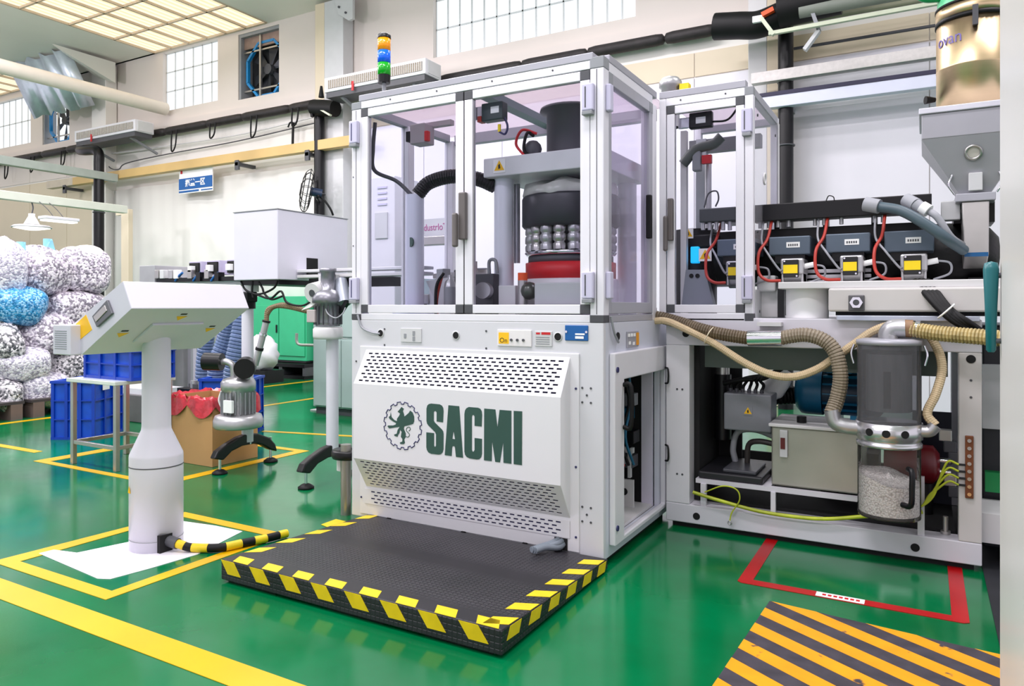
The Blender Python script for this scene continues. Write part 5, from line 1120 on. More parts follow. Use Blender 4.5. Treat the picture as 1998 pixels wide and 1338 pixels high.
# granules: heaped surface, then loose pellets as stuff
def gran_mat():
    m = bpy.data.materials.new('white_granules'); m.use_nodes = True; nt = m.node_tree; n = nt.nodes; b = n['Principled BSDF']
    tc = n.new('ShaderNodeTexCoord'); vo = n.new('ShaderNodeTexVoronoi'); vo.inputs['Scale'].default_value = 120
    rp = n.new('ShaderNodeValToRGB'); rp.color_ramp.elements[0].color = (*hexc('FFFEFE'), 1); rp.color_ramp.elements[1].color = (*hexc('C6C0C0'), 1); rp.color_ramp.elements[0].position = .35; rp.color_ramp.elements[1].position = .9
    nt.links.new(tc.outputs['Object'], vo.inputs['Vector']); nt.links.new(vo.outputs['Distance'], rp.inputs[0]); nt.links.new(rp.outputs[0], b.inputs['Base Color'])
    bp = n.new('ShaderNodeBump'); bp.inputs['Distance'].default_value = .004; bp.invert = True; nt.links.new(vo.outputs['Distance'], bp.inputs['Height']); nt.links.new(bp.outputs[0], b.inputs['Normal']); b.inputs['Roughness'].default_value = .6
    return m
n_ = 36; gv = [(kx, ky, kz(925) + .01)]
for j in range(1, 7):
    for i in range(n_):
        t_ = 2 * math.pi * i / n_; r_ = (kr - .008) * j / 6
        gv.append((kx + r_ * math.cos(t_), ky + r_ * math.sin(t_), kz(930) - .035 * (j / 6) * math.cos(t_ - 2.6 + math.pi) * .9 + .004 * math.sin(5 * t_ + j)))
for i in range(n_): t_ = 2 * math.pi * i / n_; gv.append((kx + (kr - .008) * math.cos(t_), ky + (kr - .008) * math.sin(t_), kz(997)))
gf = [(0, 1 + i, 1 + (i + 1) % n_) for i in range(n_)] + [(1 + j * n_ + i, 1 + (j + 1) * n_ + i, 1 + (j + 1) * n_ + (i + 1) % n_, 1 + j * n_ + (i + 1) % n_) for j in range(6) for i in range(n_)]
MB().add(gv, gf).build('granule_heap', gran_mat(), cn, kind='stuff')
MB().tube([(kx + .085, ky - kr - .002, kz(900)), (kx + .10, ky - kr - .03, kz(904)), (kx + .10, ky - kr - .035, kz(935)), (kx + .095, ky - kr - .03, kz(965)), (kx + .06, ky - kr + .0, kz(968))], .013, 8, 4).build('bowl_handle', M_blackp, cn)
for s in (-1, 1): MB().tube([(kx + s * (kr + .01), ky - .03, kz(672)), (kx + s * (kr + .022), ky - .03, kz(690)), (kx + s * (kr + .012), ky - .03, kz(710))], .006, 6).build('toggle_clip', M_chrome, cn)
MB().tube([(kx, ky, kz(662)), (kx, ky, kz(650)), (kx + .02, ky, kz(641)), (kx + .07, ky, kz(640))], .045, 14).build('lid_elbow', M_alc, cn)
MB().tube([(kx - kr + .02, ky - .02, kz(838)), (kx - kr - .05, ky - .03, kz(836)), (kx - kr - .095, ky - .03, kz(828)), (kx - kr - .11, ky - .03, kz(805))], .036, 14).build('inlet_elbow', M_alc, cn)
MB().tube([(kx + kr - .02, ky - .02, kz(835)), (kx + kr + .03, ky - .02, kz(834)), (kx + kr + .055, ky - .02, kz(822))], .028, 12).build('outlet_elbow', M_alc, cn)
box('hanger', M_fr, cn, kx - .05, kx + .05, ky + kr - .01, EY, kz(850), kz(835))
# hoses
h = thing('gold_hose', (kx + .07, ky, 1.1), 'golden ribbed hose running from the canister lid to the edge', 'hose')
MB().tube([(kx + .07, ky, kz(640)), oy(1830, 650, 3.88), oy(1900, 656, 3.84), oy(1975, 662, 3.80)], .036, 12, rib=.006, pitch=.014).build('hose_body', mat('gold_hose', 'B9A672', .4, var=.25, scale=30), h)
MB().cyl((kx + .065, ky, kz(640)), (kx + .10, ky, kz(641)), .042).build('hose_clamp', mat('brown_clamp', '8D6B4B', .4), h); MB().cyl((kx + .11, ky - .002, kz(641)), (kx + .13, ky - .004, kz(642)), .041).build('hose_clamp', M_chrome, h)
h = thing('grey_hose', (-.7, 3.96, 1.1), 'grey ribbed suction hose with steel sleeve arching to the canister', 'hose')
MB().tube([(kx - kr - .11, ky - .03, kz(812)), oy(1634, 775, 3.92), oy(1640, 735, 3.92), oy(1631, 690, 3.93), oy(1608, 664, 3.94), oy(1570, 653, 3.95), oy(1524, 659, 3.96)], .037, 12, rib=.005, pitch=.015).build('hose_body', M_hose, h)
MB().tube([oy(1462, 660, 3.96), oy(1410, 652, 3.97), oy(1370, 643, 3.98), oy(1335, 632, 4.0), oy(1300, 622, 4.02), Vector((-1.345, 4.03, 1.19))], .035, 12, rib=.005, pitch=.015).build('hose_body', M_hosed, h)
MB().cyl(oy(1460, 660, 3.96), oy(1526, 659, 3.96), .041, n=20).build('steel_sleeve', M_chrome, h)
box('sleeve_bracket', M_offw, h, oy(1480, 0, 4.02).x, oy(1526, 0, 4.02).x, 3.98, 4.05, 1.145, 1.165)
h = thing('cream_hose', (-.7, 3.95, 1.0), 'thin cream hose looping under and over beside the canister', 'hose')
MB().tube([Vector((-1.345, 4.0, 1.165)), oy(1300, 626, 3.99), oy(1330, 638, 3.97), oy(1390, 668, 3.95), oy(1450, 706, 3.94), oy(1500, 729, 3.94), oy(1545, 735, 3.95), oy(1590, 722, 3.97), oy(1628, 698, 3.98), oy(1665, 672, 3.99), oy(1705, 645, 4.0), oy(1752, 632, 4.0), oy(1800, 643, 4.0), oy(1828, 678, 3.98), oy(1838, 720, 3.96), oy(1826, 768, 3.93), oy(1809, 806, 3.91), (kx + kr + .055, ky - .02, kz(822))], .0205, 10, rib=.0015, pitch=.01).build('hose_body', M_cream, h)
MB().torus(oy(1384, 655, 3.96), (1, 0, -.5), .05, .003).build('cable_tie', mat('cream_tie', 'E8DCC0', .5), h)
# ================================================================ cabinet edge at the right of the picture
cb = thing('grey_cabinet', (.45, 1.6, 0), 'pale grey cabinet side close at the picture edge with teal handle', 'cabinet')
box('cabinet_body', mat('cabinet_grey', 'CFCDCB', .3, var=.05, scale=1.2), cb, .152, .8, 1.1, 2.03, 0, 2.5, .006)
tq = ox(1962, 597, .140)
MB().lathe([(.006, -.105), (.010, -.10), (.0125, .0), (.016, .085), (.013, .1), (.0, .104)], (.133, 2.0, ox(1955, 598, .13).z + .0), n=18).build('teal_handle', mat('teal_plastic', '0C6268', .35), cb)
for z_ in (1.17, 1.32): MB().cyl((.133, 2.0, z_), (.153, 2.0, z_), .006).build('handle_stud', M_dgrey, cb)
# dark bay and white leg behind the cabinet edge
sb = thing('drive_cabinet', (.5, 4.6, 0), 'dark drive cabinet standing at the far end of the extruder', 'cabinet')
box('cabinet_body', mat('drive_dark', '23252C', .45, var=.2), sb, .26, 1.2, 4.5, 5.4, .0, 1.15, .01)
box('cabinet_plate', M_grey, sb, .26, .5, 4.46, 4.5, .62, .95); box('cabinet_foot', M_offw, sb, .235, .55, 4.14, 4.46, .12, .26)
box('green_board', mat('board_green', '0A8A48', .4), sb, .27, .45, 4.44, 4.5, .30, .40)
# ================================================================ control console
cs = thing('control_console', (-3.48, 2.384, 0), 'white control console with tilted back box on a round pedestal', 'control console')
PX, PYc = -3.48, 2.384
M_con = mat('console_paint', 'D2D0DB', .35, var=.012)
MB().lathe([(0, .002), (.129, .002), (.129, .475), (.127, .487), (.072, .61), (.07, .63), (.068, 1.15)], (PX, PYc, 0), n=40).build('pedestal', M_con, cs)
MB().lathe([(.1292, .425), (.1305, .426), (.1305, .430), (.1292, .431)], (PX, PYc, 0), n=40).build('pedestal_seam', M_dgrey, cs)
MB().lathe([(.1292, .055), (.1305, .056), (.1305, .058), (.1292, .059)], (PX, PYc, 0), n=40).build('pedestal_seam', M_mid, cs)
CY0, CY1 = 2.05, 2.72
A, B_, C_, D_ = oy(240, 548, CY0), oy(257, 602, CY0), oy(159, 693, CY0), oy(138, 636, CY0)
D_ = A + (C_ - B_) * 1.0 if False else D_
MB().slab([A, B_, C_, D_], (0, 1, 0), CY1 - CY0).build('console_box', M_con, cs, .004)
und = (C_ - B_).normalized(); unr = Vector((und.z, 0, -und.x)); unr = unr if unr.z < 0 else -unr
def on_under(s, y, lift=.0): p = B_.lerp(C_, s); return Vector((p.x, y, p.z)) + unr * lift
MB().slab([on_under(.32, 2.24, .0), on_under(.32, 2.53, .0), on_under(.72, 2.53, .0), on_under(.72, 2.24, .0)], unr, .012).build('mount_plate', M_con, cs, .002)
for s, y in ((.17, 2.36), (.52, 2.14), (.47, 2.62)):
    p0, p1, p2 = on_under(s, y - .03, .001), on_under(s, y + .03, .001), on_under(s + .09, y, .001)
    MB().slab([p0, p1, p2], unr, .001).build('warning_triangle', M_ylab, cs); MB().slab([on_under(s - .035, y - .02, .001), on_under(s - .035, y + .015, .001), on_under(s - .06, y + .015, .001), on_under(s - .06, y - .02, .001)], unr, .001).build('warning_strip', M_ink, cs)
def end_face(pts, name, m, t, par=cs): return MB().slab([oy(x, y, CY0) for x, y in pts], (0, -1, 0), t).build(name, m, par, .002 if t > .005 else 0)
end_face([(140, 640), (168, 614), (180, 643), (150, 668)], 'yellow_label', M_ylab, .0015)
hh = end_face([(184, 617), (213, 585), (223, 611), (193, 638)], 'recessed_handle', mat('handle_dark', '6A6B70', .35, .3), .012)
end_face([(188, 618), (210, 595), (214, 606), (193, 628)], 'handle_grip', M_steel2, .016)
vb0, vb1 = oy(103, 691, 2.0), oy(137, 634, 2.0)
vb = box('vent_box', M_con, cs, vb0.x, vb1.x, 2.0, 2.10, vb0.z, vb1.z, .004)
for k in range(9):
    z_ = vb0.z + .03 + (vb1.z - vb0.z - .06) * k / 8; box('vent_slot', M_mid, vb, vb0.x + .02, vb1.x - .03, 1.998, 2.0, z_ - .002, z_ + .002)
warn = MB().slab([(PX - .045, PYc - .1255, .30), (PX - .02, PYc - .1295, .30), (PX - .033, PYc - .128, .335)], (-.2, -1, 0), .002).build('warning_triangle', M_ylab, cs)
MB().box(PX + .085, PX + .13, PYc - .07, PYc + .0, .002, .09).build('cable_outlet', M_dark, cs)
# white sheet the console stands on
pts = [fl(x, y) for x, y in ((76, 1080), (105, 1073), (150, 1079), (250, 1058), (355, 1017), (420, 1026), (473, 1037), (385, 1082), (290, 1110), (215, 1130), (190, 1129))]
MB().slab([Vector((p.x, p.y, .0005)) for p in pts], (0, 0, 1), .0022).build('white_floor_sheet', mat('sheet_white', 'EDEAF2', .4, var=.02), None, label='white sheet curling at its corner under the control console', cat='floor sheet')
# hazard wrapped hose from console to platform
hz_ = thing('hazard_hose', (-3.3, 2.4, 0), 'cable hose wrapped in yellow and black tape from console to platform', 'hose')
path = spline([Vector((PX + .11, PYc - .02, .055)), fl(352, 1062, .04), fl(375, 1068, .025), fl(430, 1068, .024), fl(480, 1058, .024), fl(520, 1050, .024), fl(560, 1040, .024)], 10)
n_ = len(path); k = 0; i = 0
MB().tube(path[:9], .028, 12, 1).build('grey_cuff', M_dgrey, hz_)
i = 8
while i < n_ - 1:
    j = min(i + 6, n_ - 1); MB().tube(path[i:j + 1], .021 if k % 2 else .022, 10, 1).build('tape_band', M_yel2 if k % 2 == 0 else M_black, hz_); i = j; k += 1
# ================================================================ steel table with crate
tb = thing('steel_table', (-5.6, 3.7, 0), 'stainless steel frame table beside the carton', 'table')
tX0, tX1, tY0, tY1 = -5.89, -5.29, 3.29, 3.78; tz = oy(138, 737, 3.29).z
box('table_top', mat('table_top_pale', 'DDE3DA', .3, .3), tb, tX0 - .02, tX1 + .02, tY0 - .02, tY1, tz - .03, tz, .004)
for x_, y_ in ((tX0, tY0), (tX1 - .035, tY0), (tX0, tY1 - .05), (tX1 - .035, tY1 - .05)): box('leg', M_steel2, tb, x_, x_ + .035, y_, y_ + .035, 0, tz - .03, .003)
for y_ in (tY0, tY1 - .05): box('stretcher', M_steel2, tb, tX0 + .035, tX1 - .035, y_ + .005, y_ + .03, .16, .19, .003)
for x_ in (tX0, tX1 - .035): box('stretcher', M_steel2, tb, x_ + .005, x_ + .03, tY0 + .035, tY1 - .05, .16, .19, .003)
M_crate = mat('crate_blue', '0638A8', .35, var=.12, scale=4)
M_crate2 = mat('crate_blue_panel', '0F4ABC', .4, var=.15, scale=9)
def crate(name, c, ang, w_, d_, h_, lab, nx=3, ny=4, nz=3, z0=0, grp='blue plastic crates', tag_=False):
    M = T(c[0], c[1], z0) @ Matrix.Rotation(ang, 4, 'Z'); r = thing(name, (c[0], c[1], z0), lab, 'crate', grp)
    t_ = .018
    mb = MB(); mb.box(-w_ / 2 + t_, w_ / 2 - t_, -d_ / 2 + t_, -d_ / 2 + 2 * t_, .01, h_); mb.build('front_wall', M_crate2, r, M=M)
    mb = MB(); mb.box(-w_ / 2 + t_, w_ / 2 - t_, d_ / 2 - 2 * t_, d_ / 2 - t_, .01, h_); mb.build('rear_wall', M_crate2, r, M=M)
    for s in (-1, 1): mb = MB(); mb.box(s * (w_ / 2 - 1.5 * t_) - t_ / 2, s * (w_ / 2 - 1.5 * t_) + t_ / 2, -d_ / 2 + 2 * t_, d_ / 2 - 2 * t_, .01, h_); mb.build('side_wall', M_crate2, r, M=M)
    MB().box(-w_ / 2 + t_, w_ / 2 - t_, -d_ / 2 + t_, d_ / 2 - t_, 0, .012).build('crate_bottom', M_crate, r, M=M)
    def ribs(kx):
        for k in range(nx + 1):
            x = -w_ / 2 + .02 + (w_ - .04) * k / nx; 
            for s in (-1, 1): MB().box(x - .014, x + .014, s * (d_ / 2 - t_ / 2) - t_ / 2, s * (d_ / 2 - t_ / 2) + t_ / 2, 0, h_).build('rib', M_crate, r, M=M)
        for k in range(1, ny):
            y = -d_ / 2 + .02 + (d_ - .04) * k / ny
            for s in (-1, 1): MB().box(s * (w_ / 2 - t_ / 2) - t_ / 2, s * (w_ / 2 - t_ / 2) + t_ / 2, y - .014, y + .014, 0, h_).build('rib', M_crate, r, M=M)
    ribs(0)
    for k in range(nz + 1):
        z = .012 + (h_ - .024) * k / nz; e = .012 if k in (0, nz) else .005
        mb = MB(); o_ = w_ / 2 + (.004 if k == nz else -.002), d_ / 2 + (.004 if k == nz else -.002)
        mb.box(-o_[0], o_[0], -o_[1], -o_[1] + t_, z - e, z + e); mb.box(-o_[0], o_[0], o_[1] - t_, o_[1], z - e, z + e); mb.box(-o_[0], -o_[0] + t_, -o_[1] + t_, o_[1] - t_, z - e, z + e); mb.box(o_[0] - t_, o_[0], -o_[1] + t_, o_[1] - t_, z - e, z + e)
        mb.build('hoop', M_crate, r, M=M)
    if tag_: MB().box(w_ / 2, w_ / 2 + .003, -d_ * .25, -d_ * .02, h_ - .10, h_ - .05).build('crate_tag', M_wlab, r, M=M)
    return r
cz1 = .30
c_l, c_r = oy(162, 735, 3.36), oy(257, 742, 3.36)
crate('plastic_crate', ((c_l.x + c_r.x) / 2, 3.36 + .185), 0, c_r.x - c_l.x, .37, .24, 'shallow blue plastic crate standing on the steel table', 3, 4, 2, tz)
crate('plastic_crate', (-7.05, 4.11), math.radians(29.5), .42, .50, .55, 'tall blue plastic crate on the floor behind the table leg', 3, 3, 3, 0, tag_=True)
crate('plastic_crate', (-5.96, 4.9), math.radians(29.5), .5, .4, .55, 'blue plastic crate on the floor behind the carton', 2, 3, 3)
# ================================================================ carton with red bag
ct = thing('cardboard_carton', (-5.05, 3.97, 0), 'brown cardboard carton lined with a red plastic bag', 'carton')
M_card = mat('cardboard', 'B98F5E', .7, var=.06, scale=3); kX0, kX1, kY0, kY1, kZ = -5.38, -4.80, 3.76, 4.2, .52
for nm, a in (('carton_front', (kX0, kX1, kY0, kY0 + .008)), ('carton_back', (kX0, kX1, kY1 - .008, kY1)), ('carton_side', (kX0, kX0 + .008, kY0 + .008, kY1 - .008)), ('carton_side', (kX1 - .008, kX1, kY0 + .008, kY1 - .008))):
    box(nm, M_card, ct, *a, .002, kZ)
box('carton_bottom', M_card, ct, kX0 + .008, kX1 - .008, kY0 + .008, kY1 - .008, .002, .012)
M_bag = mat('red_bag', 'C4303E', .3, var=.3, scale=14, bump=.5, bscale=25)
n_ = 64; rows = []
per = [(kX0 + (kX1 - kX0) * i / 16, kY0) for i in range(16)] + [(kX1, kY0 + (kY1 - kY0) * i / 16) for i in range(16)] + [(kX1 - (kX1 - kX0) * i / 16, kY1) for i in range(16)] + [(kX0, kY1 - (kY1 - kY0) * i / 16) for i in range(16)]
mx, my = (kX0 + kX1) / 2, (kY0 + kY1) / 2; gv = []
for lvl in range(4):
    for i, (x, y) in enumerate(per):
        out = {0: .94, 1: 1.01, 2: 1.05, 3: 1.07}[lvl]; w_ = .008 * math.sin(i * 1.3) + .006 * math.sin(i * 2.9)
        drop = .05 + .10 * abs(math.sin(i * .36 + .2))
        z = {0: kZ - .16, 1: kZ + .022 + w_, 2: kZ - .01 + w_, 3: kZ - drop}[lvl]
        gv.append((mx + (x - mx) * out + w_ * (lvl > 1), my + (y - my) * out - w_ * (lvl > 1), z))
MB().add(gv, [(l * 64 + i, l * 64 + (i + 1) % 64, (l + 1) * 64 + (i + 1) % 64, (l + 1) * 64 + i) for l in range(3) for i in range(64)], True).build('red_liner_bag', M_bag, ct)
# ================================================================ vacuum pump on arched stand
def arched_stand(X, lab, pole_top, px_off=0):
    s = thing('arched_stand', (X, 3.9, 0), lab, 'stand', 'arched conveyor stands')
    out = [(413, 895), (420, 880), (440, 865), (460, 853), (478, 846), (500, 845), (522, 853), (533, 865), (537, 880), (522, 876), (508, 868), (492, 865), (470, 869), (448, 880), (432, 897)]
    pts = [ox(x, y, -4.57) for x, y in out]; pts = [Vector((X - .03, p.y, p.z)) for p in pts]
    MB().slab(pts, (1, 0, 0), .06).build('arched_foot', mat('stand_black', '0A0A0C', .4), s, .012)
    for y_, zt in ((3.645, .105), (4.13, .14)):
        MB().cyl((X, y_, .03), (X, y_, zt + .06), .011, n=12).build('levelling_rod', M_chrome, s)
        MB().lathe([(0, 0), (.055, 0), (.055, .012), (.03, .03), (.014, .035)], (X, y_, 0), n=20).build('foot_pad', M_black, s)
    for z_ in (.19, .225): MB().cyl((X + .03, 3.9, z_), (X + .036, 3.9, z_), .008, n=10).build('foot_bolt', M_chrome, s)
    MB().cyl((X, 3.9, .2), (X, 3.9, pole_top), .044, n=20).build('pole', mat('pole_white', 'D9D8E2', .35, var=.02), s)
    return s
s1 = arched_stand(-4.57, 'arched black stand with white pole beside the carton', 1.23)
s2 = arched_stand(-3.69, 'arched black stand with white pole beside the moulding machine', 1.05)
MB().cyl((-4.57, 3.9, 1.23), (-4.57, 3.9, 1.28), .06, n=16).build('pole_clamp', M_black, s1); box('clamp_block', M_black, s1, -4.62, -4.5, 3.84, 3.94, 1.28, 1.36, .01)
box('pole_head', M_white, s1, -4.60, -4.50, 3.87, 3.95, 1.36, 1.45)
vp = thing('vacuum_pump', (-4.45, 3.73, .35), 'grey vacuum pump motor with black silencers over the carton', 'pump')
vx, vy = -4.47, 3.73
MB().lathe([(0, .345), (.17, .345), (.178, .36), (.178, .40), (.165, .435), (.12, .445), (0, .445)], (vx, vy, 0), n=36).build('pump_housing', M_alc, vp)
MB().lathe([(.0, .445), (.115, .445), (.115, .62), (.125, .625), (.125, .68), (.11, .705), (.06, .72), (0, .72)], (vx, vy, 0), n=30).build('motor_body', M_alc, vp)
for k in range(22): t_ = 2 * math.pi * k / 22; MB().obox((vx + .118 * math.cos(t_), vy + .118 * math.sin(t_), .53), .016, .006, .16, Matrix.Rotation(t_, 3, 'Z')).build('cooling_fin', M_mid, vp)
box('motor_plate', M_wlab, vp, vx + .0, vx + .09, vy - .135, vy - .115, .47, .56)
MB().tube([(vx - .05, vy, .71), (vx - .05, vy - .01, .80), (vx - .09, vy - .03, .83), (vx - .13, vy - .05, .83)], .025, 10).build('suction_elbow', M_alc, vp)
MB().cyl((vx - .12, vy - .05, .83), (vx - .24, vy - .11, .835), .066, n=22).build('silencer', M_blackp, vp)
MB().cyl((vx + .06, vy + .02, .80), (vx + .135, vy - .06, .79), .075, n=24).build('silencer_disc', M_blackp, vp); MB().cyl((vx + .07, vy + .01, .68), (vx + .08, vy + .01, .78), .03).build('silencer_neck', M_alc, vp)
box('pump_bracket', M_grey, vp, -4.60, vx, 3.80, 3.93, .34, .37)
MB().tube([(vx - .115, vy - .04, .65), (vx - .14, vy - .06, .55), (vx - .12, vy - .05, .48)], .008, 6).build('lifting_wire', M_wlab, vp)
# pipe run rising from the pump
rp_ = thing('suction_pipe', (vx + .1, 3.75, .85), 'jointed silver and brown suction pipe rising from the pump', 'pipe')
pp = [oy(498, 712, 3.75), oy(507, 678, 3.76), oy(514, 650, 3.77), oy(520, 625, 3.78)]
for k in range(3): MB().cyl(pp[k], pp[k + 1], .024, n=14).build('pipe_segment', M_alc, rp_); MB().cyl(pp[k].lerp(pp[k + 1], .85), pp[k + 1], .03, n=14).build('pipe_joint', M_chrome if k % 2 else M_blackp, rp_)
for dz in (0, .05): MB().tube([oy(520, 627, 3.78), oy(522, 612 - dz * 120, 3.78), oy(535, 598 - dz * 120 + (6 if dz else 0), 3.79), oy(560, 598 - dz * 60, 3.82), oy(610, 610, 3.88)], .018, 10, rib=.002, pitch=.015).build('brown_hose', mat('brown_hose', '7C6A4E', .5, var=.2), rp_)
# ================================================================ blower hood and gear drive
hd = thing('conveyor_hood', (-4.3, 4.1, 1.44), 'white box hood above the conveyor carried by the arched stands', 'hood')
hx0, hx1, hy0, hy1, hz0, hz1 = -4.57, -4.10, 3.77, 4.51, 1.444, 1.957
box('hood_body', mat('hood_white', 'D9D7E4', .38, var=.015), hd, hx0, hx1, hy0, hy1, hz0, hz1, .006)
box('hood_lid', M_mid, hd, hx0 - .004, hx1 + .004, hy0 - .004, hy1 + .004, hz1, hz1 + .006)
box('hood_base', M_blackp, hd, hx0 + .05, hx1 - .02, hy0 + .03, hy1 - .02, hz0 - .035, hz0)
cut = ox(603, 528, hx1); box('hood_cutout', M_dark, hd, hx1 - .005, hx1 + .002, ox(598, 0, hx1).y, ox(620, 0, hx1).y, ox(600, 540, hx1).z, ox(600, 503, hx1).z)
for pts_ in (((470, 548), (480, 566), (505, 576), (528, 582), (548, 568), (560, 590), (590, 596), (616, 582)), ((542, 548), (534, 562), (514, 572), (496, 574)), ((505, 550), (512, 562), (516, 573), (530, 584), (550, 578)), ((493, 548), (492, 568), (494, 580))):
    MB().tube([oy(x, y, 3.80) for x, y in pts_], .008, 6).build('hanging_cable', M_black, hd)
cv = thing('transfer_conveyor', (-3.6, 4.1, 1.4), 'white conveyor arm leading from the hood to the machine', 'conveyor')
za, zb2 = oy(640, 541, 3.95).z, oy(640, 524, 3.95).z
box('arm_rail', M_white, cv, -4.095, -2.93, 3.95, 4.08, (za + zb2) / 2 + .01, zb2, .004); box('arm_rail', M_offw, cv, -4.095, -2.93, 3.95, 4.08, za, (za + zb2) / 2 - .008, .004)
box('arm_plate', M_grey, cv, oy(621, 0, 3.9).x, oy(655, 0, 3.9).x, 3.9, 3.94, oy(640, 585, 3.9).z, oy(640, 541, 3.9).z + .02, .004)
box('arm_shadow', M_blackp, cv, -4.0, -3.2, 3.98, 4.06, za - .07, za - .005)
gm = thing('gear_motor', (-3.69, 3.85, 1.05), 'grey gear motor cluster on the pole beside the machine', 'motor')
gz = lambda py: oy(640, py, 3.86).z; gx = oy(640, 0, 3.86).x
MB().lathe([(0, 0), (.085, 0), (.088, .03), (.088, .16), (.11, .165), (.11, .2), (.08, .25), (.05, .26), (.05, .38), (.06, .385), (.06, .41), (0, .41)], (gx, 3.86, gz(636)), n=28).build('gear_housing', mat('gear_steel', '8A8A92', .35, .6, var=.15), gm)
MB().lathe([(0, 0), (.1, 0), (.105, .02), (.105, .07), (.095, .085), (0, .085)], (gx, 3.86, gz(661)), n=28).build('lower_band', M_offw, gm)
for k in range(16): t_ = 2 * math.pi * k / 16; MB().obox((gx + .09 * math.cos(t_), 3.86 + .09 * math.sin(t_), gz(615)), .02, .006, .13, Matrix.Rotation(t_, 3, 'Z')).build('cooling_fin', M_dgrey, gm)
a_, b2 = oy(609, 572, 3.78), oy(632, 566, 3.9); MB().cyl(a_, b2, .072, n=26).build('drive_motor', M_offw, gm); MB().cyl(a_ + (a_ - b2).normalized() * .004, a_, .026, n=18).build('motor_boss', M_dgrey, gm)
box('junction_box', mat('warm_grey_box', 'B7ADAC', .45), gm, oy(602, 0, 3.78).x, oy(618, 0, 3.78).x, 3.76, 3.84, oy(610, 629, 3.78).z, oy(610, 604, 3.78).z, .005)
a_, b2 = oy(664, 548, 3.95), oy(672, 592, 3.9); MB().cyl(a_, b2, .05, n=18).build('air_cylinder', mat('cylinder_grey', 'A9AFBC', .35, .3), gm)
MB().bar(oy(678, 588, 3.88), oy(664, 610, 3.88), .03, .03).build('cylinder_bracket', M_blackp, gm)
MB().slab([oy(588, 605, 3.8), oy(612, 584, 3.8), oy(616, 592, 3.8), oy(604, 600, 3.8)], (0, 1, 0), .03).build('cable_cover', M_wlab, gm)
MB().tube([oy(632, 593, 3.8), oy(640, 612, 3.78), oy(655, 620, 3.78), oy(668, 612, 3.8), oy(674, 600, 3.82)], .005, 6).build('sensor_lead', M_gwire, gm)
box('pole_mount', M_grey, gm, -3.74, -3.6, 3.84, 3.96, 1.02, gz(661), .006)
# discharge leg beside the machine
dl = thing('discharge_leg', (-3.07, 3.3, 0), 'steel leg with black ring collar at the machine corner', 'leg')
lp = fl(675, 1003)
MB().cyl((lp.x, lp.y, 0), (lp.x, lp.y, .42), .032, n=18).build('leg_tube', mat('leg_steel', '9C9890', .3, .7), dl)
MB().lathe([(.035, .33), (.10, .33), (.105, .345), (.105, .37), (.10, .38), (.035, .38)], (lp.x - .02, lp.y + .05, 0), n=24).build('ring_collar', M_blackp, dl); MB().cyl((lp.x - .06, lp.y + .05, .25), (lp.x - .06, lp.y + .05, .33), .045).build('ring_cup', M_offw, dl)
# ================================================================ blue ribbed ducts
M_duct2 = mat('duct_blue', '5C7096', .45, var=.12, scale=10)
def duct(pts, r, lab):
    t = thing('ribbed_duct', pts[-1], lab, 'duct', 'blue ribbed ducts')
    MB().tube(pts, r, 14, rib=.009, pitch=.035).build('duct_body', M_duct2, t); MB().cyl(pts[-1] + Vector((0, 0, -.02)), pts[-1] + Vector((0, 0, .03)), r + .006).build('duct_collar', M_mid, t)
duct([oy(478, 590, 4.9), oy(470, 640, 4.85), oy(457, 700, 4.8), oy(452, 745, 4.8)], .085, 'blue ribbed duct nearest the white pole')
duct([oy(450, 600, 4.95), oy(440, 660, 4.95), oy(424, 705, 4.9), oy(420, 748, 4.9)], .085, 'middle one of the blue ribbed ducts')
duct([oy(408, 600, 5.0), oy(403, 660, 5.0), oy(398, 705, 5.0), oy(396, 748, 5.0)], .08, 'blue ribbed duct closest to the console head')
bn = thing('low_bench', (-6.2, 5.0, 0), 'low dark bench with metal oddments under the blue ducts', 'bench')
bp_ = oy(345, 750, 4.7), oy(392, 750, 4.7)
box('bench_top', M_blackp, bn, bp_[0].x, bp_[1].x, 4.7, 5.3, .38, .43, .005)
for x_ in (bp_[0].x + .03, bp_[1].x - .06):
    for y_ in (4.73, 5.22): box('leg', M_steel2, bn, x_, x_ + .04, y_, y_ + .04, 0, .38)
for k in range(5): q = bp_[0].lerp(bp_[1], .25 + .13 * k); MB().cyl((q.x, 4.8, .43), (q.x, 4.8, .47 + .03 * (k % 2)), .03 + .01 * (k % 3), n=12).build('oddment', random.choice((M_steel2, M_alc, M_dgrey)), bn)
box('white_board', M_white, None, -7.85, -7.12, 4.83, 5.2, .298, .36, label='white board lying on the grey pallet behind the crate', cat='board')
box('grey_pallet', mat('pallet_grey', '5F5D5E', .6, var=.1), None, -7.95, -7.08, 4.8, 5.25, 0, .297, .01, label='dark grey pallet base behind the steel table', cat='pallet')
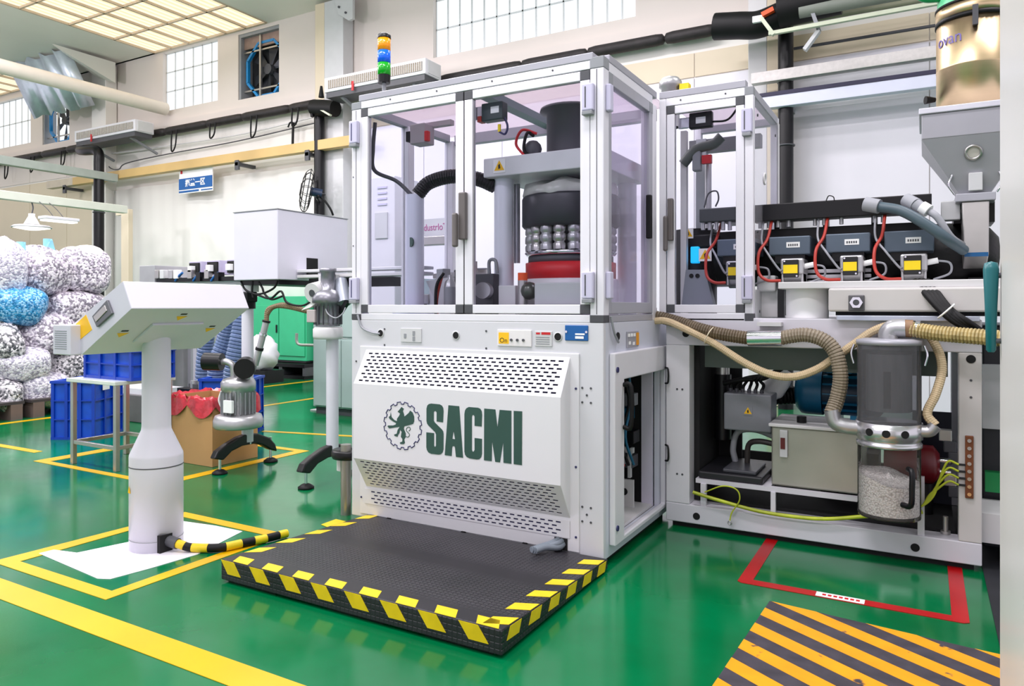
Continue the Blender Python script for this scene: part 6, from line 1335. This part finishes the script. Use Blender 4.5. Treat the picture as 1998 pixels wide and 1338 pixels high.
# ================================================================ inspection line behind the console
il = thing('inspection_line', (-7.0, 5.3, 0), 'distant cap inspection line with dark camera stations', 'conveyor')
IY = 5.3; ib = lambda px, py: oy(px, py, IY)
box('line_bed', M_offw, il, ib(300, 0).x, ib(470, 0).x, IY + .05, IY + .5, ib(380, 556).z, ib(380, 543).z, .004)
box('line_rail', M_blackp, il, ib(305, 0).x, ib(468, 0).x, IY, IY + .05, ib(380, 549).z, ib(380, 541).z)
box('grey_locker', mat('locker_grey', '9A9A9E', .45), il, ib(272, 0).x, ib(302, 0).x, IY, IY + .5, 0, ib(285, 518).z, .006)
for a, b2, zt, zb3 in ((360, 384, 510, 536), (395, 420, 508, 535), (434, 458, 506, 534)):
    box('station_hood', mat('station_lilac', 'B9B3CC', .4), il, ib(a, 0).x, ib(b2, 0).x, IY + .06, IY + .3, ib(a, zb3).z, ib(a, zt).z, .004)
    box('station_mouth', M_dark, il, ib(a + 3, 0).x, ib(b2 - 3, 0).x, IY + .04, IY + .06, ib(a, zb3 - 2).z, ib(a, zt + 3).z)
    c2 = ib((a + b2) / 2, zt + 16); box('camera', M_wlab, il, c2.x - .03, c2.x + .03, IY - .02, IY + .04, c2.z - .03, c2.z + .04, .005)
    box('station_drive', M_blackp, il, ib(b2 + 1, 0).x, ib(b2 + 9, 0).x, IY - .02, IY + .06, ib(a, 549).z, ib(a, 532).z)
for a, m_ in ((308, M_steel2), (318, M_grey), (335, M_alc), (345, M_wlab), (372, M_steel2), (405, M_steel2)): q = ib(a, 535); box('guide_block', m_, il, q.x - .035, q.x + .035, IY - .02, IY + .04, q.z - .05, q.z + .05, .005)
for a in (342, 377, 412): MB().tube([ib(a, 548), ib(a + 6, 540), ib(a + 14, 532)], .014, 6).build('air_tube', M_blue, il)
for px_ in (310, 365, 425): q = ib(px_, 0); box('leg', M_alug, il, q.x - .03, q.x + .03, IY + .1, IY + .16, 0, ib(px_, 556).z); box('leg', M_alug, il, q.x - .03, q.x + .03, IY + .4, IY + .46, 0, ib(px_, 556).z)
# ================================================================ green locker, grey cabinet, crank stand
lk = thing('green_locker', (-9.6, 9.2, 0), 'green steel locker standing on a dark pallet by the wall', 'locker')
LY = 9.15; lx0, lx1 = oy(488, 0, LY).x, oy(598, 0, LY).x; lz0_, lz1_ = oy(545, 702, LY).z, oy(545, 578, LY).z
M_lock = mat('locker_green', '35B07E', .4, var=.04)
box('locker_body', M_lock, lk, lx0, lx1, LY, LY + .5, lz0_, lz1_, .008)
md_ = (lx0 + lx1) / 2 + .05
for a, b2 in ((lx0 + .03, md_ - .01), (md_ + .01, lx1 - .03)): d_ = box('locker_door', M_lock, lk, a, b2, LY - .02, LY, lz0_ + .08, lz1_ - .16, .005)
box('door_lock', M_blackp, lk, md_ - .06, md_ - .03, LY - .04, LY - .02, (lz0_ + lz1_) / 2 - .08, (lz0_ + lz1_) / 2 + .06, .006)
box('locker_base', M_ink, lk, lx0 + .01, lx1 - .01, LY, LY + .48, lz0_ - .03, lz0_)
pb = thing('dark_pallet', (-9.6, 9.0, 0), 'dark pallet under the green locker', 'pallet')
for z_ in (0, lz0_ - .1): box('pallet_deck', M_blackp, pb, lx0 - .3, lx1 + .1, LY - .15, LY + .5, z_, z_ + .06)
for k in range(4): q = lx0 - .25 + (lx1 - lx0 + .3) * k / 3; box('pallet_block', M_dgrey, pb, q, q + .08, LY - .14, LY + .48, .06, lz0_ - .1)
wb = oy(515, 680, 9.0)
gc_ = thing('grey_cabinet', (-6.0, 6.5, 0), 'pale grey green storage cabinet behind the gear motor', 'cabinet')
GY2 = 6.25; g0, g1 = oy(611, 0, GY2).x, -4.9
M_gc = mat('cabinet_pale_green', 'A9BDB8', .42, var=.03)
box('cabinet_body', M_gc, gc_, g0, g1, GY2, GY2 + .5, .08, 1.56, .008); box('cabinet_plinth', M_dgrey, gc_, g0 + .02, g1 - .02, GY2 + .03, GY2 + .48, 0, .08)
for k, (a, b2) in enumerate(((.10, .86), (.90, 1.53))):
    for j in range(3): w2 = (g1 - g0 - .06) / 3; box('cabinet_door', M_gc, gc_, g0 + .03 + j * w2 + .006, g0 + .03 + (j + 1) * w2 - .006, GY2 - .018, GY2, a, b2, .004)
cr = thing('crank_stand', (-5.8, 5.7, 0), 'thin grey stand with a cranked arm before the cabinet', 'stand')
cp = fl(636, 800)
MB().cyl((cp.x, cp.y, .01), (cp.x, cp.y, oy(636, 675, cp.y).z), .02, n=12).build('stand_rod', M_dgrey, cr)
MB().tube([oy(640, 674, cp.y), oy(600, 673, cp.y), oy(584, 672, cp.y), oy(579, 665, cp.y), oy(579, 650, cp.y)], .018, 8, 4).build('crank_arm', mat('arm_grey', '9AA096', .4, .3), cr)
box('stand_base', M_grey, cr, cp.x - .14, cp.x + .14, cp.y - .12, cp.y + .12, 0, .014, .003)
# ================================================================ sacks of caps
def sack_mat(name, c0, c1, c2, sc=34):
    m = bpy.data.materials.new(name); m.use_nodes = True; nt = m.node_tree; n = nt.nodes; b = n['Principled BSDF']
    tc = n.new('ShaderNodeTexCoord'); vo = n.new('ShaderNodeTexVoronoi'); vo.inputs['Scale'].default_value = sc
    sp = n.new('ShaderNodeSeparateColor'); rp = n.new('ShaderNodeValToRGB')
    rp.color_ramp.elements[0].color = (*hexc(c0), 1); rp.color_ramp.elements[1].color = (*hexc(c2), 1); rp.color_ramp.elements[0].position = .22; rp.color_ramp.elements[1].position = .75
    e = rp.color_ramp.elements.new(.5); e.color = (*hexc(c1), 1)
    nt.links.new(tc.outputs['Object'], vo.inputs['Vector']); nt.links.new(vo.outputs['Color'], sp.inputs[0]); nt.links.new(sp.outputs[0], rp.inputs[0]); nt.links.new(rp.outputs[0], b.inputs['Base Color'])
    bp = n.new('ShaderNodeBump'); bp.inputs['Strength'].default_value = .6; bp.inputs['Distance'].default_value = .012; bp.invert = True
    nt.links.new(vo.outputs['Distance'], bp.inputs['Height']); nt.links.new(bp.outputs[0], b.inputs['Normal'])
    b.inputs['Roughness'].default_value = .38; b.inputs['Coat Weight'].default_value = .25
    return m
S_grey = sack_mat('sack_grey', '7C7682', 'BDB2C2', 'EFE8EE', 42); S_white = sack_mat('sack_white', '9E99AC', 'CFCAD6', 'EFECF2', 46); S_blue = sack_mat('sack_blue', '0B6FA4', '2E97CC', '8FC3EA', 50); S_dark = sack_mat('sack_dark', '4B4D52', 'A6A3A8', 'EBE6EA', 42)
M_plas = mat('sack_plastic', 'EFECEA', .35, var=.04); M_plasb = mat('sack_plastic_blue', '8CCBE8', .35, var=.1)
def sack(px, py, w_, h_, m, lab, X=-9.35, knot=None, dx=.62, tilt=0, seed=1, cap=None):
    c = ox(px, py, X); e1 = ox(px - w_ / 2, py, X), ox(px + w_ / 2, py, X); k_ = (e1[1] - e1[0]).length * .5
    zz = (ox(px, py - h_ / 2, X).z - ox(px, py + h_ / 2, X).z) / 2
    r = thing('cap_sack', (c.x, c.y, c.z - zz), lab, 'sack', 'sacks of caps')
    rn = random.Random(seed); ph = [rn.uniform(0, 6.3) for _ in range(8)]
    n1, n2 = 20, 28; gv = []
    for i in range(n1 + 1):
        a = math.pi * i / n1
        for j in range(n2):
            t_ = 2 * math.pi * j / n2
            sx = math.copysign(abs(math.sin(a)) ** .7 * abs(math.cos(t_)) ** .75, math.cos(t_)); sy = math.copysign(abs(math.sin(a)) ** .7 * abs(math.sin(t_)) ** .75, math.sin(t_)); sz = math.copysign(abs(math.cos(a)) ** .75, math.cos(a))
            f = 1 + .045 * math.sin(3 * t_ + ph[0] + a) + .035 * math.sin(5 * t_ + ph[1] - 2 * a) + .035 * math.sin(4 * a + ph[2])
            gv.append(Vector((sx * dx / 2 * f, sy * k_ * f, sz * zz * f - .04 * sx)))
    R = Matrix.Rotation(tilt, 3, 'X')
    o = MB().add([c + R @ v for v in gv], [(i * n2 + j, i * n2 + (j + 1) % n2, (i + 1) * n2 + (j + 1) % n2, (i + 1) * n2 + j) for i in range(n1) for j in range(n2)], True).build('sack_body', m, r)
    for (kx_, ky_, kw, kh, km) in (knot or ()):
        p = ox(kx_, ky_, X + .05); q = ox(kx_ + kw, ky_ - kh, X + .05); s_ = ox(kx_ + kw * 2, ky_, X + .05)
        MB().tube([p.lerp(s_, .5) + Vector((0, 0, -.06)), p.lerp(s_, .5).lerp(q, .5), q], .05, 8, 4).build('sack_knot_core', km, r)
        MB().slab([p, s_, q + Vector((0, .03, 0)), q], (1, 0, 0), .05).build('sack_knot', km, r, .02)
    if cap:
        p = ox(cap[0], cap[1], X + .02); MB().sphere(p, cap[2], 16, 1.2, 1.25, .75).build('sack_top', cap[3], r)
sack(8, 525, 74, 120, S_white, 'pale lilac cap sack topmost at the picture edge', seed=3, cap=(0, 487, .17, M_plas))
sack(80, 528, 104, 92, S_grey, 'cap sack with sky blue knots on top of the pile', seed=4, knot=((38, 496, 3, 24, M_plasb), (80, 496, 13, 30, M_plasb)))
sack(160, 527, 92, 86, S_grey, 'cap sack on top of the pile next to the black downpipe', seed=5, cap=(170, 497, .17, M_plas))
sack(32, 594, 100, 74, S_blue, 'bright blue cap sack in the pile', X=-9.2, seed=6)
sack(142, 598, 122, 66, S_grey, 'long grey cap sack under the downpipe sack', X=-9.3, seed=7)
sack(92, 650, 120, 76, S_grey, 'wide grey cap sack behind the console vent', X=-9.2, seed=8)
sack(6, 668, 52, 74, S_dark, 'small dark cap sack under the blue sack', X=-9.1, seed=9)
sack(40, 708, 98, 62, S_white, 'white cap sack lying across the pile middle', X=-9.05, seed=10, tilt=.1)
sack(132, 712, 82, 60, S_dark, 'dark cap sack above the tall blue crate', X=-9.25, seed=11)
sack(76, 757, 96, 70, S_white, 'pale cap sack at the pile foot beside the crate', X=-9.05, seed=12, tilt=-.1)
sack(8, 768, 52, 62, S_dark, 'grey cap sack at the pile foot by the picture edge', X=-9.0, seed=13)
sack(185, 655, 70, 90, S_dark, 'dark cap sack hidden behind the console head', X=-9.5, seed=14)
pl_ = thing('sack_pallet', (-9.3, 4.6, 0), 'dark pallet under the pile of cap sacks', 'pallet')
for y0_, y1_ in ((3.4, 4.35), (4.42, 5.6), (5.68, 6.9)):
    for k in range(4): box('deck_board', mat('pallet_top', '3C3638', .6), pl_, -10.4 + .45 * k, -10.02 + .45 * k, y0_, y1_, .17, .20)
    for k in range(3): box('pallet_runner', mat('pallet_brown', '6A5A55', .7), pl_, -10.4, -8.67, y0_ + .02 + k * (y1_ - y0_ - .16) / 2, y0_ + .14 + k * (y1_ - y0_ - .16) / 2, 0, .17)
t = ox(515, 690, -7.9)
wsk = thing('white_sack', (t.x, t.y, .3), 'crumpled white sack leaning before the green locker', 'sack')
rn = random.Random(5); gv = []; c = oy(510, 690, 8.4)
for i in range(13):
    for j in range(18):
        a, t_ = math.pi * i / 12, 2 * math.pi * j / 18; f = 1 + rn.uniform(-.12, .12); gv.append(c + Vector((.33 * math.sin(a) * math.cos(t_) * f, .22 * math.sin(a) * math.sin(t_) * f, .3 * math.cos(a) * f)))
MB().add(gv, [(i * 18 + j, i * 18 + (j + 1) % 18, (i + 1) * 18 + (j + 1) % 18, (i + 1) * 18 + j) for i in range(12) for j in range(18)], True).build('sack_body', M_white, wsk)
box('sack_stool', M_blackp, wsk, c.x - .35, c.x + .3, 8.2, 8.6, 0, c.z - .26)
# ================================================================ lamps on the rail, wall fan
M_lamp = glow_mat('lamp_white', 'FFFBF6', 1.6)
rail = bpy.data.objects['lamp_rail']; RXc = sum(v.co.x for v in rail.data.vertices) / len(rail.data.vertices); RZ = min(v.co.z for v in rail.data.vertices)
lp_ = thing('pendant_lamp', (RXc, 6.6, 2.6), 'white dome pendant lamp hanging above the cap sacks', 'lamp')
q = ox(62, 440, RXc)
MB().lathe([(.0, .02), (.26, -.0), (.30, -.035), (.285, -.04), (.05, -.02)], (RXc, q.y, q.z), n=32).build('lamp_shade', M_white, lp_); MB().lathe([(0, -.03), (.27, -.042), (.1, -.075), (0, -.08)], (RXc, q.y, q.z), n=32).build('lamp_glow', M_lamp, lp_)
MB().lathe([(.12, .02), (.08, .1), (.05, .16), (.05, .2), (0, .2)], (RXc, q.y, q.z), n=20).build('lamp_neck', M_wlab, lp_)
MB().tube([(RXc, q.y, q.z + .19), (RXc, q.y + .02, q.z + .3), (RXc, q.y, RZ + .01)], .012, 6).build('lamp_chain', M_dgrey, lp_)
tl = thing('tube_lamp', (RXc, 7.2, 2.7), 'white tube lamp fixture hanging beside the pendant lamp', 'lamp')
a_, b2 = ox(80, 428, RXc + .5), ox(148, 432, RXc + .5); zz = (a_.z + b2.z) / 2
box('tube_housing', M_white, tl, RXc + .4, RXc + .62, a_.y, b2.y, zz, zz + .05, .01); box('tube_glow', M_lamp, tl, RXc + .42, RXc + .6, a_.y + .02, b2.y - .02, zz - .03, zz, .01)
for y_ in (a_.y + .2, b2.y - .2): MB().tube([(RXc + .5, y_, zz + .05), (RXc + .3, y_, zz + .2), (RXc + .05, y_, RZ + .03)], .006, 6).build('hanger_wire', M_dgrey, tl)
wf = thing('wall_fan', (-9.6, 9.2, 3.2), 'black round industrial fan clamped to the downpipe', 'fan')
fc_ = oy(600, 372, 9.0); ax = (Vector((-_c, -_s, 0)) + Vector((_s, -_c, 0)) * .32 + Vector((0, 0, .18))).normalized()
for rr, dz in ((.37, 0), (.3, .07), (.2, .1), (.1, .115), (.3, -.05)): MB().torus(fc_ + ax * dz, ax, rr, .008, 30, 6).build('guard_ring', M_blackp, wf)
u, v_ = frame_for(ax)
for k in range(16):
    t_ = 2 * math.pi * k / 16; e = u * math.cos(t_) + v_ * math.sin(t_); MB().tube([fc_ + ax * .115 + e * .05, fc_ + ax * .08 + e * .28, fc_ + e * .37, fc_ - ax * .06 + e * .28, fc_ - ax * .08 + e * .08], .005, 5, 3).build('guard_wire', M_blackp, wf)
for k in range(3):
    t_ = 2 * math.pi * k / 3; e = u * math.cos(t_) + v_ * math.sin(t_); f = ax.cross(e)
    MB().slab([fc_ + e * .05 - f * .04, fc_ + e * .32 - f * .12, fc_ + e * .33 + f * .1, fc_ + e * .05 + f * .05], ax, .008).build('fan_blade', mat('blade_pale', 'B7C3C8', .4), wf)
MB().cyl(fc_ - ax * .04, fc_ - ax * .24, .075).build('fan_motor', mat('fan_motor_blue', '24344F', .4), wf)
MB().tube([fc_ - ax * .22, oy(620, 385, 9.1), oy(624, 392, 9.3)], .03, 8).build('fan_bracket', M_blackp, wf); MB().tube([fc_ - ax * .2 + Vector((0, 0, -.05)), oy(634, 392, 9.15), oy(645, 408, 9.2), oy(650, 420, 9.25)], .018, 6).build('fan_cable', M_black, wf)
# banner and cabinet seen through the glass behind the machine
bz = thing('banner_board', (-3.2, 6.0, 1.2), 'white board with coloured lettering seen through the enclosure glass', 'sign')
b0, b1 = oy(812, 457, 6.0), oy(878, 430, 6.0)
box('board_panel', M_grey, bz, b0.x, b1.x, 6.0, 6.02, b0.z - .08, b1.z + .03); text_part('board_text', 'IndustrIoT', .095, mat('magenta_print', 'B0508C', .5), bz, T((b0.x + b1.x) / 2, 5.998, (b0.z + b1.z) / 2) @ RX90, .001, .85)
box('board_bar', M_steel2, bz, b0.x - .02, b1.x + .04, 5.9, 6.0, oy(840, 480, 6.0).z, oy(840, 463, 6.0).z, .006)
for x_ in (b0.x + .02, b1.x - .02): box('board_post', M_alug, bz, x_ - .02, x_ + .02, 6.02, 6.06, 0, b1.z)
wbx = thing('white_switchgear', (-4.2, 6.0, 0), 'white switchgear cabinet behind the machine with a grey door panel', 'cabinet')
a_ = oy(716, 340, 5.8); b2 = oy(770, 340, 5.8)
box('cabinet_body', M_white, wbx, a_.x - .1, b2.x, 5.8, 6.2, 0, oy(740, 345, 5.8).z, .008); box('grey_door', M_grey, wbx, oy(733, 0, 5.8).x, oy(757, 0, 5.8).x, 5.785, 5.8, oy(745, 465, 5.8).z, oy(745, 415, 5.8).z)
for k in range(4): q = oy(745, 365 + 11 * k, 5.79); box('vent_slot', M_lilac, wbx, q.x - .06, q.x + .06, 5.79, 5.8, q.z - .012, q.z + .008)
